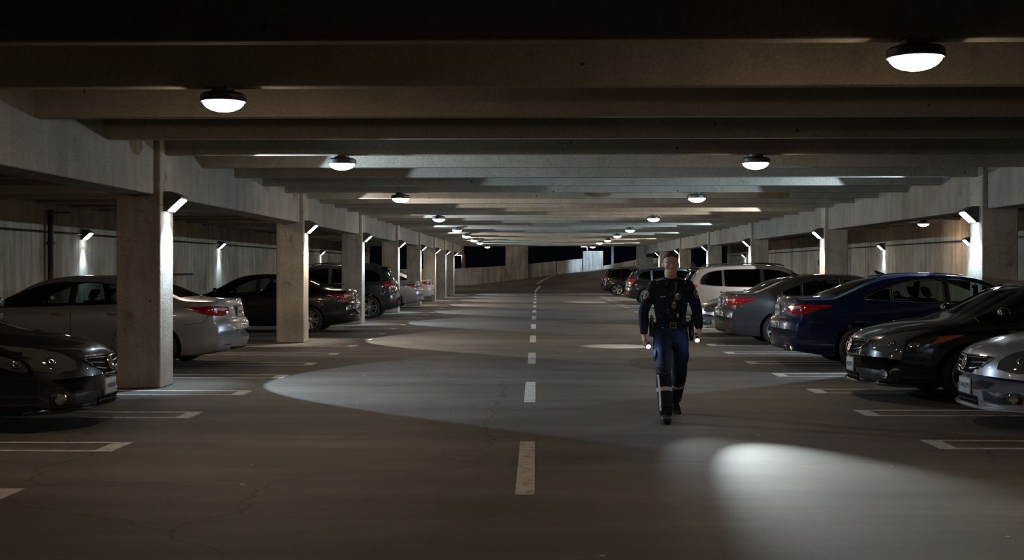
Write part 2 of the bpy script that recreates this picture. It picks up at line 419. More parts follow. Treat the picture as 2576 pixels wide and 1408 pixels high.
def make_wheel_meshes(r):
    w = .215
    bm = BM()
    prof = [(r-.105, -w/2+.012), (r-.10, -w/2), (r-.05, -w/2-.004), (r-.018, -w/2+.008), (r-.003, -w/2+.03), (r, -w/2+.06), (r-.004,-w/2+.075),(r, -w/2+.09), (r, w/2-.09), (r-.004,w/2-.075),(r, w/2-.06), (r-.003, w/2-.03), (r-.018, w/2-.008), (r-.05, w/2+.004), (r-.10, w/2), (r-.105, w/2-.012), (r-.12, 0)]
    rows = [[Vector((q*math.cos(2*PI*k/48), h, q*math.sin(2*PI*k/48))) for k in range(48)] for q, h in prof]
    grid(bm, rows, closeu=True, closev=True); bmesh.ops.recalc_face_normals(bm, faces=bm.faces[:])
    tm = bpy.data.meshes.new('tyre'); bm.to_mesh(tm); bm.free(); tm.materials.append(M['tyre']); tm.shade_smooth()
    bm = BM(); R = r - .10
    prof = [(R+.012, w/2-.006), (R+.004, w/2+.002), (R-.014, w/2-.004), (R-.022, w/2-.03), (R-.03, -.03), (R-.03, -w/2+.02), (R+.004, -w/2+.01), (R+.004, w/2-.01)]
    rows = [[Vector((q*math.cos(2*PI*k/48), h, q*math.sin(2*PI*k/48))) for k in range(48)] for q, h in prof]
    grid(bm, rows, closeu=True, closev=True)
    for k in range(10):
        a = 2*PI*k/10 + (.11 if k % 2 else -.11)
        ca, sa = math.cos(a), math.sin(a)
        def pt(q, s, h): return Vector((q*ca - s*sa, h, q*sa + s*ca))
        ring = []
        for q, hwid, hf in ((.045, .020, w/2-.028), (.11, .017, w/2-.022), (R-.015, .030, w/2-.008)):
            ring.append([pt(q, -hwid, hf), pt(q, hwid, hf), pt(q, hwid*.8, hf-.035), pt(q, -hwid*.8, hf-.035)])
        grid(bm, ring, closev=True, cap=True)
    lathe(bm, [(.062, w/2-.06), (.062, w/2-.03), (.05, w/2-.022), (.03, w/2-.018)], 20, 'Y')
    bmesh.ops.recalc_face_normals(bm, faces=bm.faces[:])
    rm = bpy.data.meshes.new('rim'); bm.to_mesh(rm); bm.free(); rm.materials.append(M['rim']); rm.shade_smooth(); rm.set_sharp_from_angle(angle=math.radians(35))
    bm = BM(); lathe(bm, [(R-.035, -.02), (R-.035, .005)], 32, 'Y'); lathe(bm, [(.15, .006), (.15, .022)], 28, 'Y', mi=1)
    bmesh.ops.recalc_face_normals(bm, faces=bm.faces[:])
    dm = bpy.data.meshes.new('brake_disc'); bm.to_mesh(dm); bm.free(); dm.materials.append(M['rimdark']); dm.materials.append(M['fixture'])
    return tm, rm, dm

def build_car(t, kind):
    L = t.L
    bm = BM(); grid(bm, loft(t), closev=True, cap=True)
    shell = obj('body', bm, M['plastic'])  # paint is set per car
    me0 = shell.data.copy(); me0.name = 'reference_shell'
    b0 = BM(); b0.from_mesh(me0); bvh = BVHTree.FromBMesh(b0); snap = Snap(bvh)
    cut = []
    bm = BM(); grid(bm, loft(t, t.cav[0], t.cav[1], .055, .34, .05), closev=True, cap=True); cut.append((obj('c', bm, M['interior']), 'DIFFERENCE'))
    for ax in t.axle:
        for s in (1, -1):
            bm = BM(); R = t.r + .045
            rows = [[Vector((ax + q*math.cos(2*PI*k/40), s*h, t.r + q*math.sin(2*PI*k/40))) for k in range(40)] for q, h in ((R-.02, .58), (R, .60), (R, 1.2))]
            grid(bm, rows, closev=True, cap=True); cut.append((obj('c', bm, M['rimdark']), 'DIFFERENCE'))
    polys = []
    for (a, b) in t.wins:
        n = 12; xs = [a + (b-a)*i/n for i in range(n+1)]
        top = [(x, max(t.st(x), t.sb(x)+.012)) for x in xs]; bot = [(x, t.sb(x)) for x in xs]
        polys.append((top, bot)); cut.append((obj('c', prism_xz(top + bot[::-1], -1.3, 1.3), M['plastic']), 'DIFFERENCE'))
    def yc(x, x0, x1, w0, w1): return lerp(w0, w1, (x-x0)/(x1-x0))
    x0, x1, w0, w1 = t.ws
    def wsx(x, y): return x - .10*(abs(y)/.7)**2 if x > (x0+x1)/2 else x - .05*(abs(y)/.7)**2
    n = 10; pl = [(wsx(x0, y), y) for y in [w0*(-1+2*i/n) for i in range(n+1)]] + [(wsx(x1, y), y) for y in [w1*(1-2*i/n) for i in range(n+1)]]
    cut.append((obj('c', prism_xy(pl, .93 if not t.suv else 1.06, 1.9), M['plastic']), 'DIFFERENCE'))
    x0, x1, w0, w1 = t.rw
    if not t.suv:
        pl2 = [(x0 + .06*(abs(y)/.7)**2, y) for y in [w0*(-1+2*i/n) for i in range(n+1)]] + [(x1 + .03*(abs(y)/.7)**2, y) for y in [w1*(1-2*i/n) for i in range(n+1)]]
        cut.append((obj('c', prism_xy(pl2, 1.04, 1.9), M['plastic']), 'DIFFERENCE'))
    else:
        yz = [(-w0, 1.20), (w0, 1.20), (w1, 1.54), (-w1, 1.54)]
        bm = BM(); grid(bm, [[Vector((-.3, y, z)) for y, z in yz], [Vector((.75, y, z)) for y, z in yz]], closev=True, cap=True)
        cut.append((obj('c', bm, M['plastic']), 'DIFFERENCE'))
    apply_bool(shell, cut)
    shell.data.shade_smooth(); shell.data.set_sharp_from_angle(angle=math.radians(38))
    root = empty(kind, (0, 0, 0)); shell.parent = root
    def ch(name, bm, mats, smooth=40, parent=root):
        o = obj(name, bm, mats, parent, smooth); return o
    # glass
    def ray(o, d):
        loc, nor, i, dd = bvh.ray_cast(Vector(o), Vector(d)); return loc, nor
    for s in (1, -1):
        for (top, bot) in polys:
            bm = BM(); A = resample([(x, 0, z) for x, z in top], 10); B = resample([(x, 0, z) for x, z in bot], 10)
            for off in (.010, .014):
                rows = []
                for i in range(11):
                    r = []
                    for j in range(5):
                        p = A[i].lerp(B[i], j/4); q, nn = ray((p.x, s*1.6, p.z), (0, -s, 0)); r.append(q - Vector((0, s*off, 0)))
                    rows.append(r)
                grid(bm, rows)
            ch('side_window', bm, M['glass'] if not t.suv else M['darkglass'])
            # bright or black surround
            loop = top + bot[::-1]
            bm = BM(); pts = []
            for x, z in loop + [loop[0]]:
                q, nn = ray((x, s*1.6, z), (0, -s, 0)); pts.append(q)
            tube(bm, pts, .010, 6, cap=False)
            ch('window_trim', bm, M['plastic'])
    def top_glass(pl, name, x0, x1, w0, w1, fn):
        bm = BM()
        for off in (.008, .012):
            rows = []
            for i in range(9):
                x = lerp(x0, x1, i/8); w = lerp(w0, w1, i/8); r = []
                for j in range(13):
                    y = w*(-1+2*j/12); q, nn = ray((fn(x, y), y, 2.5), (0, 0, -1)); r.append(q - nn*off)
                rows.append(r)
            grid(bm, rows)
        ch(name, bm, M['glass'] if name == 'windshield' else M['darkglass'])
    x0, x1, w0, w1 = t.ws
    top_glass(None, 'windshield', x0, x1, w0, w1, lambda x, y: x - lerp(.05, .10, (x-x0)/(x1-x0))*(abs(y)/.7)**2)
    if not t.suv:
        a0, a1, c0, c1 = t.rw
        top_glass(None, 'rear_window', a0, a1, c0, c1, lambda x, y: x + lerp(.06, .03, (x-a0)/(a1-a0))*(abs(y)/.7)**2)
    else:
        bm = BM()
        for off in (.008, .012):
            rows = []
            for i in range(7):
                z = lerp(1.20, 1.54, i/6); w = lerp(t.rw[2], t.rw[3], i/6); r = []
                for j in range(13):
                    y = w*(-1+2*j/12); q, nn = ray((-1, y, z), (1, 0, 0)); r.append(q - nn*off)
                rows.append(r)
            grid(bm, rows)
        ch('rear_window', bm, M['darkglass'])
        bm = BM(); box(bm, .26, .62, -.60, .60, 1.615, 1.645, bev=.01); ch('rear_spoiler', bm, M['plastic'])
        bm = BM(); box(bm, .245, .262, -.16, .16, 1.615, 1.64, bev=.004); ch('brake_light_strip', bm, M['red'])
        for s in (1, -1):
            bm = BM(); tube(bm, [(.75, s*.60, 1.66), (.85, s*.60, 1.715), (1.5, s*.61, 1.765), (2.2, s*.61, 1.77), (2.7, s*.60, 1.735), (2.82, s*.60, 1.68)], .016, 8); ch('roof_rail', bm, M['plastic'])
    # front end
    f = L
    dz = .10 if t.suv else 0
    for s in (1, -1):
        top = [(f-.20, .50, .665+dz), (f-.34, .62, .735+dz), (f-.55, .74, .775+dz), (f-1.0, .90, .815+dz)]
        bot = [(f-.16, .52, .60+dz), (f-.26, .68, .57+dz), (f-.52, .84, .62+dz), (f-.98, .905, .80+dz)]
        hl = ch('headlight', patch(snap, top, bot, .012, .006, bulge=.004, sgn=s), M['lens'], 60)
        at = [(f-.74, .83, .787+dz), (f-1.0, .90, .812+dz)]; ab = [(f-.64, .865, .69+dz), (f-.97, .905, .80+dz)]
        am = ch('amber_reflector', patch(snap, at, ab, .021, .002, sgn=s, nu=8, nv=3), M['amber'], 60, hl)
        for (px_, py_, pz_, rr) in ((f-.34, .67, .655+dz, .042), (f-.50, .78, .69+dz, .036)):
            b2 = BM(); lathe(b2, [(rr, 0), (rr, .012), (rr*.75, .018), (rr*.7, .008), (rr*.3, .004), (0.001, .012)], 20, cap=False)
            ch('reflector', place(b2, snap, (px_, s*py_, pz_), .012), M['lens2'], 50, hl)
        tp = [(f-.025, .36, .40+dz*.5), (f-.14, .60, .405+dz*.5), (f-.27, .77, .38+dz*.5)]; bt = [(f-.03, .38, .275+dz), (f-.14, .60, .27+dz), (f-.26, .76, .29+dz)]
        fr = ch('fog_recess', patch(snap, tp, bt, .009, .006, sgn=s), M['plastic'], 60)
        b2 = BM(); lathe(b2, [(.052, 0), (.056, .014), (.048, .018), (.045, .010), (.02, .006), (.001, .006)], 24, cap=False)
        ch('fog_light', place(b2, snap, (f-.21, s*.70, .335+dz*.7), .009), M['chrome'], 50, fr)
        # mirror
        mx_ = 3.50 if not t.suv else 3.32; mz = 1.02 if not t.suv else 1.14
        b2 = BM(); rows = []
        for i in range(9):
            a = PI*i/8; rr = math.sin(a)
            rows.append([Vector((mx_ - .06*math.cos(a) + 0, s*(1.0 + .105*rr**.6*math.cos(b_)*1.0), mz + .04 + .075*rr**.6*math.sin(b_))) for b_ in [2*PI*k/16 for k in range(16)]])
        grid(b2, rows, closev=True, cap=True)
        tube(b2, [(mx_, s*.86, mz-.03), (mx_, s*.97, mz+.01)], .025, 8)
        sm = ch('side_mirror', b2, M['plastic'])
        # doors: seams and handles
        def sp(x, z): return (x, 1.0, z)
        zb = t.sb(2.4)
        bx = t.wins[2][0] - .04; rx = t.wins[1][0] - .02; fx = (3.52 if not t.suv else 3.36)
        ch('panel_seam', seam(snap, [sp(bx, zb-.01), sp(bx-.02, .6), sp(bx, .26)], .007, .0012, None, s), M['seam'])
        ch('panel_seam', seam(snap, [sp(fx+.02, t.sb(fx)-.02), sp(fx-.02, .6), sp(fx-.07, .26)], .007, .0012, None, s), M['seam'])
        ch('panel_seam', seam(snap, [sp(rx, t.sb(rx)-.01), sp(rx-.02, .80), sp(rx+.12, .60), sp(rx+.22, .26)], .007, .0012, None, s), M['seam'])
        ch('panel_seam', seam(snap, [sp(rx+.22, .265), sp(2.4, .26), sp(fx-.07, .265)], .007, .0012, None, s), M['seam'])
        if not t.suv:
            ch('panel_seam', seam(snap, [(.36, .88, .835), (.40, .92, .76), (.46, .92, .72), (.72, 1, .70)], .007, .0012, None, s), M['seam'])
        ch('panel_seam', seam(snap, [(f-1.0, .90, .835+dz), (f-.55, .80, .80+dz), (f-.24, .55, .72+dz)], .007, .0012, None, s), M['seam'])
        for (pa, pb_) in ((t.wins[0][1], t.wins[1][0]), (t.wins[1][1], t.wins[2][0])):
            tpp = [(pa, 1, t.st(pa)), (pb_, 1, t.st(pb_))]; btt = [(pa, 1, t.sb(pa)), (pb_, 1, t.sb(pb_))]
            tpp = [tuple(ray((x, s*1.6, z), (0, -s, 0))[0]) for x, _, z in tpp]; btt = [tuple(ray((x, s*1.6, z), (0, -s, 0))[0]) for x, _, z in btt]
            ch('pillar_trim', patch(snap, tpp, btt, .003, .004, nu=2, nv=8), M['plastic'], 60)
        for hx in (rx+.16, bx+.18):
            hb = BM(); q, nn = snap((hx, s, zb-.14)); y0 = q.y
            hb_ = []
            for i in range(9):
                u = -1 + 2*i/8; hb_.append((hx + .10*u, y0 + s*(.004 + .026*(1-u**4)), zb-.135 + .006*u))
            tube(hb, hb_, [.008, .012, .015, .015, .015, .015, .015, .012, .008], 8)
            ch('door_handle', hb, M['chrome'])
    # grille
    tpz = .735 + dz; 
    gt = [(f-.14, -.44, tpz-.03), (f-.06, -.2, tpz-.005), (f-.04, 0, tpz), (f-.06, .2, tpz-.005), (f-.14, .44, tpz-.03)]
    gb = [(f-.10, -.27, .555+dz), (f, -.14, .53+dz), (f, 0, .525+dz), (f, .14, .53+dz), (f-.10, .27, .555+dz)]
    gr = ch('grille', patch(snap, gt, gb, .008, .006, nu=24, nv=8), M['grille'], 60)
    gc = BM()
    for k, v in enumerate((.12, .40, .68)):
        pts = [Vector(a).lerp(Vector(b), v) for a, b in zip(resample(gt, 12), resample(gb, 12))]
        pts = [p + Vector((0, 0, -.012*(1-min(1, abs(p.y)/.18)))) for p in pts]
        seam(snap, pts, .012, .014, gc)
    seam(snap, gb, .013, .014, gc); seam(snap, [gt[0], gb[0]], .016, .014, gc, n=8); seam(snap, [gt[-1], gb[-1]], .016, .014, gc, n=8); seam(snap, gt, .014, .012, gc)
    ch('grille_bars', gc, M['chrome'], 40, gr)
    eb = BM(); rows = []
    for k in range(24):
        a = 2*PI*k/24; rows.append([Vector(((.052+.010*math.cos(b_))*math.cos(a), (.072+.010*math.cos(b_))*math.sin(a), .022+.008*math.sin(b_))) for b_ in [2*PI*j/6 for j in range(6)]])
    grid(eb, rows, closeu=True, closev=True)
    tube(eb, [(-.028, .045, .022), (0, -.055, .026), (.028, .045, .022)], .008, 6); tube(eb, [(0, -.05, .024), (0, .06, .024)], .007, 6)
    ch('emblem', place(eb, snap, (f-.03, 0, .635+dz), .004), M['chrome'], 40, gr)
    it = [(f-.03, -.27, .315+dz), (f, 0, .315+dz), (f-.03, .27, .315+dz)]; ib = [(f-.03, -.25, .225+dz), (f, 0, .225+dz), (f-.03, .25, .225+dz)]
    itk = ch('lower_intake', patch(snap, it, ib, .008, .006), M['grille'], 60)
    lb = BM(); seam(snap, [(f-.03, -.25, .27+dz), (f, 0, .27+dz), (f-.03, .25, .27+dz)], .012, .010, lb); ch('intake_bar', lb, M['fixture'], 40, itk)
    # chin lip
    lp = BM(); rows = []
    for i in range(33):
        y = -.86 + 1.72*i/32; x = f - t.bow(f)*(abs(y)/.92)**2.8 - .02
        zz = .19 + dz*.7 + .015*(abs(y)/.9)**2
        o_ = .022*(1-(abs(y)/.9)**4) + .010
        rows.append([Vector((x-.10, y*.97, zz+.01)), Vector((x+o_*.4, y, zz+.035)), Vector((x+o_, y*1.02, zz+.02)), Vector((x+o_, y*1.02, zz+.006)), Vector((x-.10, y*.97, zz-.012))])
    grid(lp, rows, closev=True, cap=True); lip = ch('bumper_lip', lp, M['plastic'], 50)
    # front plate
    def plate(xx, zz, sx_, nm='license_plate'):
        pb = BM(); box(pb, -.152, .152, -.077, .077, 0, .010, bev=.004); box(pb, -.162, .162, -.087, .087, -.012, .004, mi=1, bev=.004)
        q, nn = snap((xx, 0, zz)); m = Matrix.Rotation(PI/2 * sx_, 4, 'Z') @ Matrix.Rotation(PI/2, 4, 'X'); m.translation = Vector((q.x + sx_*.008, 0, zz))
        bmesh.ops.transform(pb, matrix=m, verts=pb.verts[:]); o = ch(nm, pb, [M['plate'], M['plastic']], 40)
        return o, m
    fp, fm = plate(f, .405+dz*.6, 1)
    # rear end
    if not t.suv:
        rp_, rm_ = plate(.10, .875, -1)
        rc = BM(); tp = [(.12, -.27, .985), (.12, 0, .99), (.12, .27, .985)]; bt = [(.09, -.23, .79), (.09, 0, .785), (.09, .23, .79)]
        ch('plate_recess', patch(snap, tp, bt, .002, nu=10), M['plastic'], 60)
        for s in (1, -1):
            tp = [(.13, .50, .965), (.15, .66, .985), (.26, .80, .99), (.44, .88, .985), (.76, .905, .975)]
            bt = [(.10, .52, .89), (.13, .66, .835), (.25, .82, .83), (.36, .88, .84), (.74, .905, .965)]
            tl = ch('tail_light', patch(snap, tp, bt, .010, sgn=s, bulge=.008, nu=20), M['red'], 60)
            tp2 = [(.13, .56, .955), (.17, .72, .965), (.30, .83, .96)]; bt2 = [(.13, .56, .925), (.17, .72, .915), (.30, .83, .918)]
            ch('reversing_lens', patch(snap, tp2, bt2, .0185, sgn=s, nu=10, nv=3), M['redclear'], 60, tl)
            rb = BM(); patch(snap, [(.03, .62, .37), (.10, .76, .37)], [(.03, .62, .345), (.10, .76, .345)], .006, sgn=s, nu=6, nv=2, bm=rb); ch('bumper_reflector', rb, M['red'], 60)
        sb = BM(); seam(snap, [(.2, -.78, 1.075), (.165, -.4, 1.085), (.16, 0, 1.09), (.165, .4, 1.085), (.2, .78, 1.075)], .03, .014, sb, n=30); ch('trunk_lip', sb, M['plastic'], 40)
        sb = BM(); seam(snap, [(.12, -.50, .98), (.10, -.47, .82), (.09, -.40, .775), (.09, 0, .77), (.09, .40, .775), (.10, .47, .82), (.12, .50, .98)], .007, .0012, sb, n=40)
        ch('trunk_seam', sb, M['seam'])
        bb = BM(); patch(snap, [(.02, -.6, .30), (.01, 0, .30), (.02, .6, .30)], [(.06, -.6, .255), (.06, 0, .25), (.06, .6, .255)], .004, bm=bb); ch('rear_valance', bb, M['plastic'], 60)
        ab = BM(); prof = [Vector((1.72, 0, 1.44)), Vector((1.62, 0, 1.455)), Vector((1.585, 0, 1.505)), Vector((1.60, 0, 1.512)), Vector((1.75, 0, 1.462))]
        grid(ab, [[p + Vector((0, -.012, 0)) for p in prof], [p + Vector((0, .012, 0)) for p in prof]], closev=True, cap=True); ch('antenna', ab, M['plastic'], 30)
    else:
        rp_, rm_ = plate(.07, 1.00, -1)
        for s in (1, -1):
            tp = [(.20, .60, 1.17), (.28, .80, 1.19), (.40, .88, 1.185), (.48, .89, 1.16)]
            bt = [(.06, .62, .96), (.12, .80, .93), (.24, .90, .95), (.34, .92, 1.04)]
            tl = ch('tail_light', patch(snap, tp, bt, .010, sgn=s, bulge=.008, nu=14), M['red'], 60)
            tp2 = [(.12, .64, 1.03), (.2, .82, 1.04)]; bt2 = [(.10, .64, .985), (.16, .82, .985)]
            ch('reversing_lens', patch(snap, tp2, bt2, .0185, sgn=s, nu=8, nv=3), M['redclear'], 60, tl)
            rb = BM(); patch(snap, [(.03, .60, .60), (.13, .80, .60)], [(.03, .60, .56), (.13, .80, .56)], .006, sgn=s, nu=6, nv=2, bm=rb); ch('bumper_reflector', rb, M['red'], 60)
        sb = BM(); seam(snap, [(.14, -.64, 1.15), (.05, -.60, .86), (.05, 0, .85), (.05, .60, .86), (.14, .64, 1.15)], .007, .0012, sb, n=40); ch('tailgate_seam', sb, M['seam'])
        bb = BM(); patch(snap, [(.0, -.7, .55), (.0, 0, .55), (.0, .7, .55)], [(.06, -.7, .38), (.05, 0, .37), (.06, .7, .38)], .004, bm=bb); ch('rear_valance', bb, M['plastic'], 60)
    text_mesh('plate_lettering', '7KXW 204', .058, M['platetext'], rp_, rm_ @ Matrix.Translation((0, 0, .010)))
    # interior
    fl = .30; 
    for (sx_, sy_) in ((2.72, .37), (2.72, -.37)) if not t.suv else ((2.45, .38), (2.45, -.38)):
        b2 = BM(); k = .0 if not t.suv else .14
        box(b2, sx_-.25, sx_+.25, sy_-.24, sy_+.24, .42+k, .60+k, bev=.04)
        vs = box(b2, -.06, .06, sy_-.23, sy_+.23, 0, .56, bev=.04)
        box(b2, -.045, .045, sy_-.13, sy_+.13, .585, .75, bev=.035)
        box(b2, -.012, .012, sy_-.06, sy_+.06, .5, .62)
        b2.verts.ensure_lookup_table()
        for v in b2.verts:
            if v.co.x < 1: 
                z = v.co.z; v.co = Vector((sx_-.20 + v.co.x - z*.36, v.co.y, .56+k + z*.92))
        ch('seat', b2, M['seat'], 60)
    b2 = BM(); rx = 1.75 if not t.suv else 1.45; k = 0 if not t.suv else .14
    box(b2, rx-.1, rx+.40, -.62, .62, .42+k, .58+k, bev=.04); box(b2, rx-.30, rx-.14, -.62, .62, .5+k, 1.0+k, bev=.04)
    for yy in (-.4, .4): box(b2, rx-.34, rx-.25, yy-.12, yy+.12, 1.0+k, 1.12+k, bev=.03)
    ch('rear_seat', b2, M['seat'], 60)
    b2 = BM(); dx = 3.30 if not t.suv else 3.1; box(b2, dx-.08, dx+.38, -.70, .70, .62+k, .90+k*.9, bev=.05); ch('dashboard', b2, M['interior'], 60)
    b2 = BM(); rows = []
    sc_ = Vector((dx-.22, .37, .88+k)); ax1 = Vector((0, 1, 0)); ax2 = Vector((.42, 0, .9)).normalized()
    for kk in range(28):
        a = 2*PI*kk/28; rd = ax1*math.cos(a) + ax2*math.sin(a); nn = ax1.cross(ax2)
        rows.append([sc_ + rd*(.18 + .014*math.cos(b_)) + nn*.014*math.sin(b_) for b_ in [2*PI*j/6 for j in range(6)]])
    grid(b2, rows, closeu=True, closev=True); tube(b2, [sc_ - ax1*.17, sc_, sc_ + ax1*.17], .02, 6); tube(b2, [sc_, sc_ + Vector((.2, 0, -.08))], .03, 6)
    ch('steering_wheel', b2, M['plastic'], 60)
    b2 = BM(); mx_ = t.ws[0]+.12; box(b2, mx_-.01, mx_+.02, -.11, .11, t.hi(mx_)-.13, t.hi(mx_)-.07, bev=.008); tube(b2, [(mx_, 0, t.hi(mx_)-.09), (mx_+.03, 0, t.hi(mx_)-.03)], .008, 6); ch('rear_view_mirror', b2, M['plastic'], 40)
    # recenter
    for c in root.children:
        for o in [c] + list(c.children):
            o.data.transform(Matrix.Translation((-L/2, 0, 0)))
    tm, rm, dm = t.wheels
    for ax in t.axle:
        for s in (1, -1):
            w = bpy.data.objects.new('wheel', tm); C.objects.link(w); w.parent = root
            w.location = (ax - L/2, s*.80, t.r); w.rotation_euler = (0, random.uniform(0, .6), 0 if s > 0 else PI)
            r_ = bpy.data.objects.new('rim', rm); C.objects.link(r_); r_.parent = w
            d_ = bpy.data.objects.new('brake_disc', dm); C.objects.link(d_); d_.parent = w


    return root, fm
ST = sedan_type(); SU = suv_type()
ST.wheels = make_wheel_meshes(ST.r); SU.wheels = make_wheel_meshes(SU.r)
sed0, sed_fm = build_car(ST, 'sedan'); suv0, suv_fm = build_car(SU, 'sport_utility_vehicle')
used = {'sedan': False, 'suv': False}
PAINTED = {'body': 1, 'side_mirror': 1, 'bumper_lip': 1, 'trunk_lip': 1, 'door_handle': 1}
def base(n): return n.split('.')[0]
def put_car(kind, px, Y, forward, toward, pt, label, sx=1.0, sz=1.0, trim=None, handle=None, fplate='', rplate='', cat='car', rot=0.0, exhaust=False, darkglass=None, skip=()):
    t = ST if kind == 'sedan' else SU; src = sed0 if kind == 'sedan' else suv0; fm = sed_fm if kind == 'sedan' else suv_fm
    if used[kind]: r = copy_tree(src)
    else: r = src
    copies.append((kind, r))
    X = XP(px, Y); hl = t.L*sx/2
    # 'toward' is the end of the car that reaches the aisle
    cx = X - math.copysign(hl, -1 if X > 0 else 1) if True else 0
    cx = X + hl if X > 0 else X - hl
    r.location = (cx, Y, 0); r.rotation_euler = (0, 0, (0 if forward > 0 else PI) + rot)
    for c in list(r.children):
        b = base(c.name)
        if b in skip:
            for g in list(c.children): bpy.data.objects.remove(g)
            bpy.data.objects.remove(c); continue
        if b == 'wheel': c.location.x *= sx; continue
        c.scale = (sx, 1, sz)
        m = None
        if b in PAINTED: m = PT[pt]
        if b == 'door_handle' and handle: m = handle
        if b == 'window_trim' and trim: m = trim
        if b == 'side_window' and darkglass: m = darkglass
        if m is not None:
            c.material_slots[0].link = 'OBJECT'; c.material_slots[0].material = m
    L2 = Matrix.Translation((-t.L/2, 0, 0))
    plates = sorted([c for c in r.children if base(c.name) == 'license_plate'], key=lambda c: sum(v.co.x for v in c.data.vertices)/len(c.data.vertices))
    for c in plates:
        for g in list(c.children): bpy.data.objects.remove(g)
    if fplate:
        text_mesh('plate_lettering', fplate, .075, M['platetext'], plates[-1], L2 @ fm @ Matrix.Translation((0, 0, .0105)))
    if rplate:
        q = plates[0].data.vertices; cx_ = min(v.co.x for v in q); cz = sum(v.co.z for v in q)/len(q)
        m = Matrix.Rotation(-PI/2, 4, 'Z') @ Matrix.Rotation(PI/2, 4, 'X'); m.translation = Vector((cx_ - .0005, 0, cz))
        text_mesh('plate_lettering', rplate, .075, M['platetext'], plates[0], m)
    if exhaust:
        for s in (1, -1):
            bm = BM(); x = -t.L/2
            o4 = [(-.13, .036), (.10, .036), (.155, -.04), (-.08, -.04)]
            def rr(k, d): return [Vector((x + .13 + d, s*(.60 + yy*k), .30 + zz*k)) for yy, zz in o4]
            grid(bm, [rr(1.0, .08), rr(1.15, -.045), rr(.85, -.05), rr(.80, .06)], closev=True); o = obj('exhaust_tip', bm, M['chrome'], r, 40); o.scale = (sx, 1, sz)
            bm = BM(); grid(bm, [rr(.84, .0), rr(.84, .01)], closev=True, cap=True); o2 = obj('exhaust_opening', bm, M['plastic'], o, 40)
    tag(r, label, cat, 'cars parked along the left side' if X < 0 else 'cars parked along the right side')
    return r
copies = []
CARS = [
 # left row, near to far
 ('sedan', 276, 12.35, 1, 'charcoal', 'charcoal sedan parked nose toward the aisle in front of the nearest left column', dict(fplate='1V8KNU', sx=1.2, sz=1.0, skip=())),
 ('sedan', 617, 20.1, -1, 'silver', 'silver sedan half hidden by the nearest column on the left, rear toward aisle', dict(sx=1.07, sz=1.02, rplate='6RKL418')),
 ('sedan', 906, 30.7, -1, 'black', 'glossy black sedan behind the silver one, rear facing the aisle, red tail lamp', dict(rplate='4TBN907')),
 ('suv', 1007, 39.3, -1, 'slate', 'dark slate sport utility vehicle with alloy wheels and upright tail lamps, left row', dict(sz=1.02, rplate='8HJD331', cat='car')),
 ('sedan', 1066, 49.3, -1, 'silver', 'pale silver sedan parked just beyond the dark sport utility vehicle', dict(rplate='5KPM220')),
 ('sedan', 1093, 59.0, -1, 'white', 'white sedan farthest back in the left row', dict(rplate='7LRW512')),
 # right row, near to far
 ('sedan', 2429, 12.55, -1, 'silver', 'silver sedan cut off by the right frame edge, grille and plate showing', dict(fplate='1V4UEPV', sx=1.1)),
 ('sedan', 2140, 15.25, -1, 'black', 'black sedan with chrome grille parked nose out between blue and silver sedans', dict(fplate='6UJ7PR', sx=1.12, sz=1.02)),
 ('sedan', 1942, 20.4, 1, 'blue', 'dark blue sedan with chrome window line and shark fin antenna', dict(sx=1.09, sz=1.05, rplate='3CWF684', exhaust=True)),
 ('sedan', 1799, 25.9, 1, 'grey', 'dark grey sedan with bright window line parked beyond the blue sedan', dict(sx=1.03, sz=1.02, rplate='9DGT150')),
 ('sedan', 1752, 29.6, -1, 'silver', 'silver car whose fender shows between the officer and the grey sedan', dict(sz=.96)),
 ('suv', 1703, 34.2, 1, 'suv', 'champagne sport utility vehicle with black roof rails and dark windows', dict(rplate='2MZP773', sx=1.04)),
 ('suv', 1571, 54.0, 1, 'black', 'black hatchback just left of the officer, red lamp on its rear', dict(rplate='8PPD004', sz=.97, skip=('roof_rail',))),
 ('suv', 1512, 72.0, 1, 'black', 'black hatchback farthest back in the right row', dict(rplate='1QXA559', sz=.96, skip=('roof_rail',))),
]
placed = []
for i, (kind, px, Y, fw, pt, label, kw) in enumerate(CARS):
    kw = dict(kw); trim = None; handle = None
    if pt in ('blue', 'grey'): trim = M['chrome']
    if pt == 'silver' and i == 1: handle = PT['silver']
    if pt == 'blue': handle = PT['blue']
    if pt == 'black': handle = PT['black']
    # every car is copied from the two prototypes, which are removed afterwards
    used[kind] = True
    placed.append(put_car(kind, px, Y, fw, 0, pt, label, trim=trim, handle=handle, **kw))
def kill(o):
    for c in list(o.children): kill(c)
    bpy.data.objects.remove(o)
kill(sed0); kill(suv0)

# ------------------------------------------------------------------ building shell
XL0, XL1 = -5.68, -5.08      # left column
XR0, XR1 = 7.45, 8.05        # right column
WL, WR = -12.0, 13.6
YEND = 84.6; YB = -2.0
ZB = 3.17; ZS = 3.80; ZG = 2.62
bm = BM(); box(bm, WL-.3, WR+.3, YB, 82.5, -.3, 0); tag(obj('floor', bm, M['floor']), 'worn brown grey asphalt floor of the parking level', kind='structure')
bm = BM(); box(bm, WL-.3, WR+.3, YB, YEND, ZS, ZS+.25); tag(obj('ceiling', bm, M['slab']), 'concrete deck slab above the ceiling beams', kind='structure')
bm = BM(); box(bm, WL-.3, WL, YB, 85.5, 0, ZS); tag(obj('wall_left', bm, M['wall']), 'streaked concrete wall behind the left row of cars', kind='structure')
bm = BM(); box(bm, WR, WR+.3, YB, 85.5, 0, ZS); tag(obj('wall_right', bm, M['wall']), 'streaked concrete wall behind the right row of cars', kind='structure')
beam0 = None; BEAMS = []
k = 0; y = 8.1 - 2.03*4
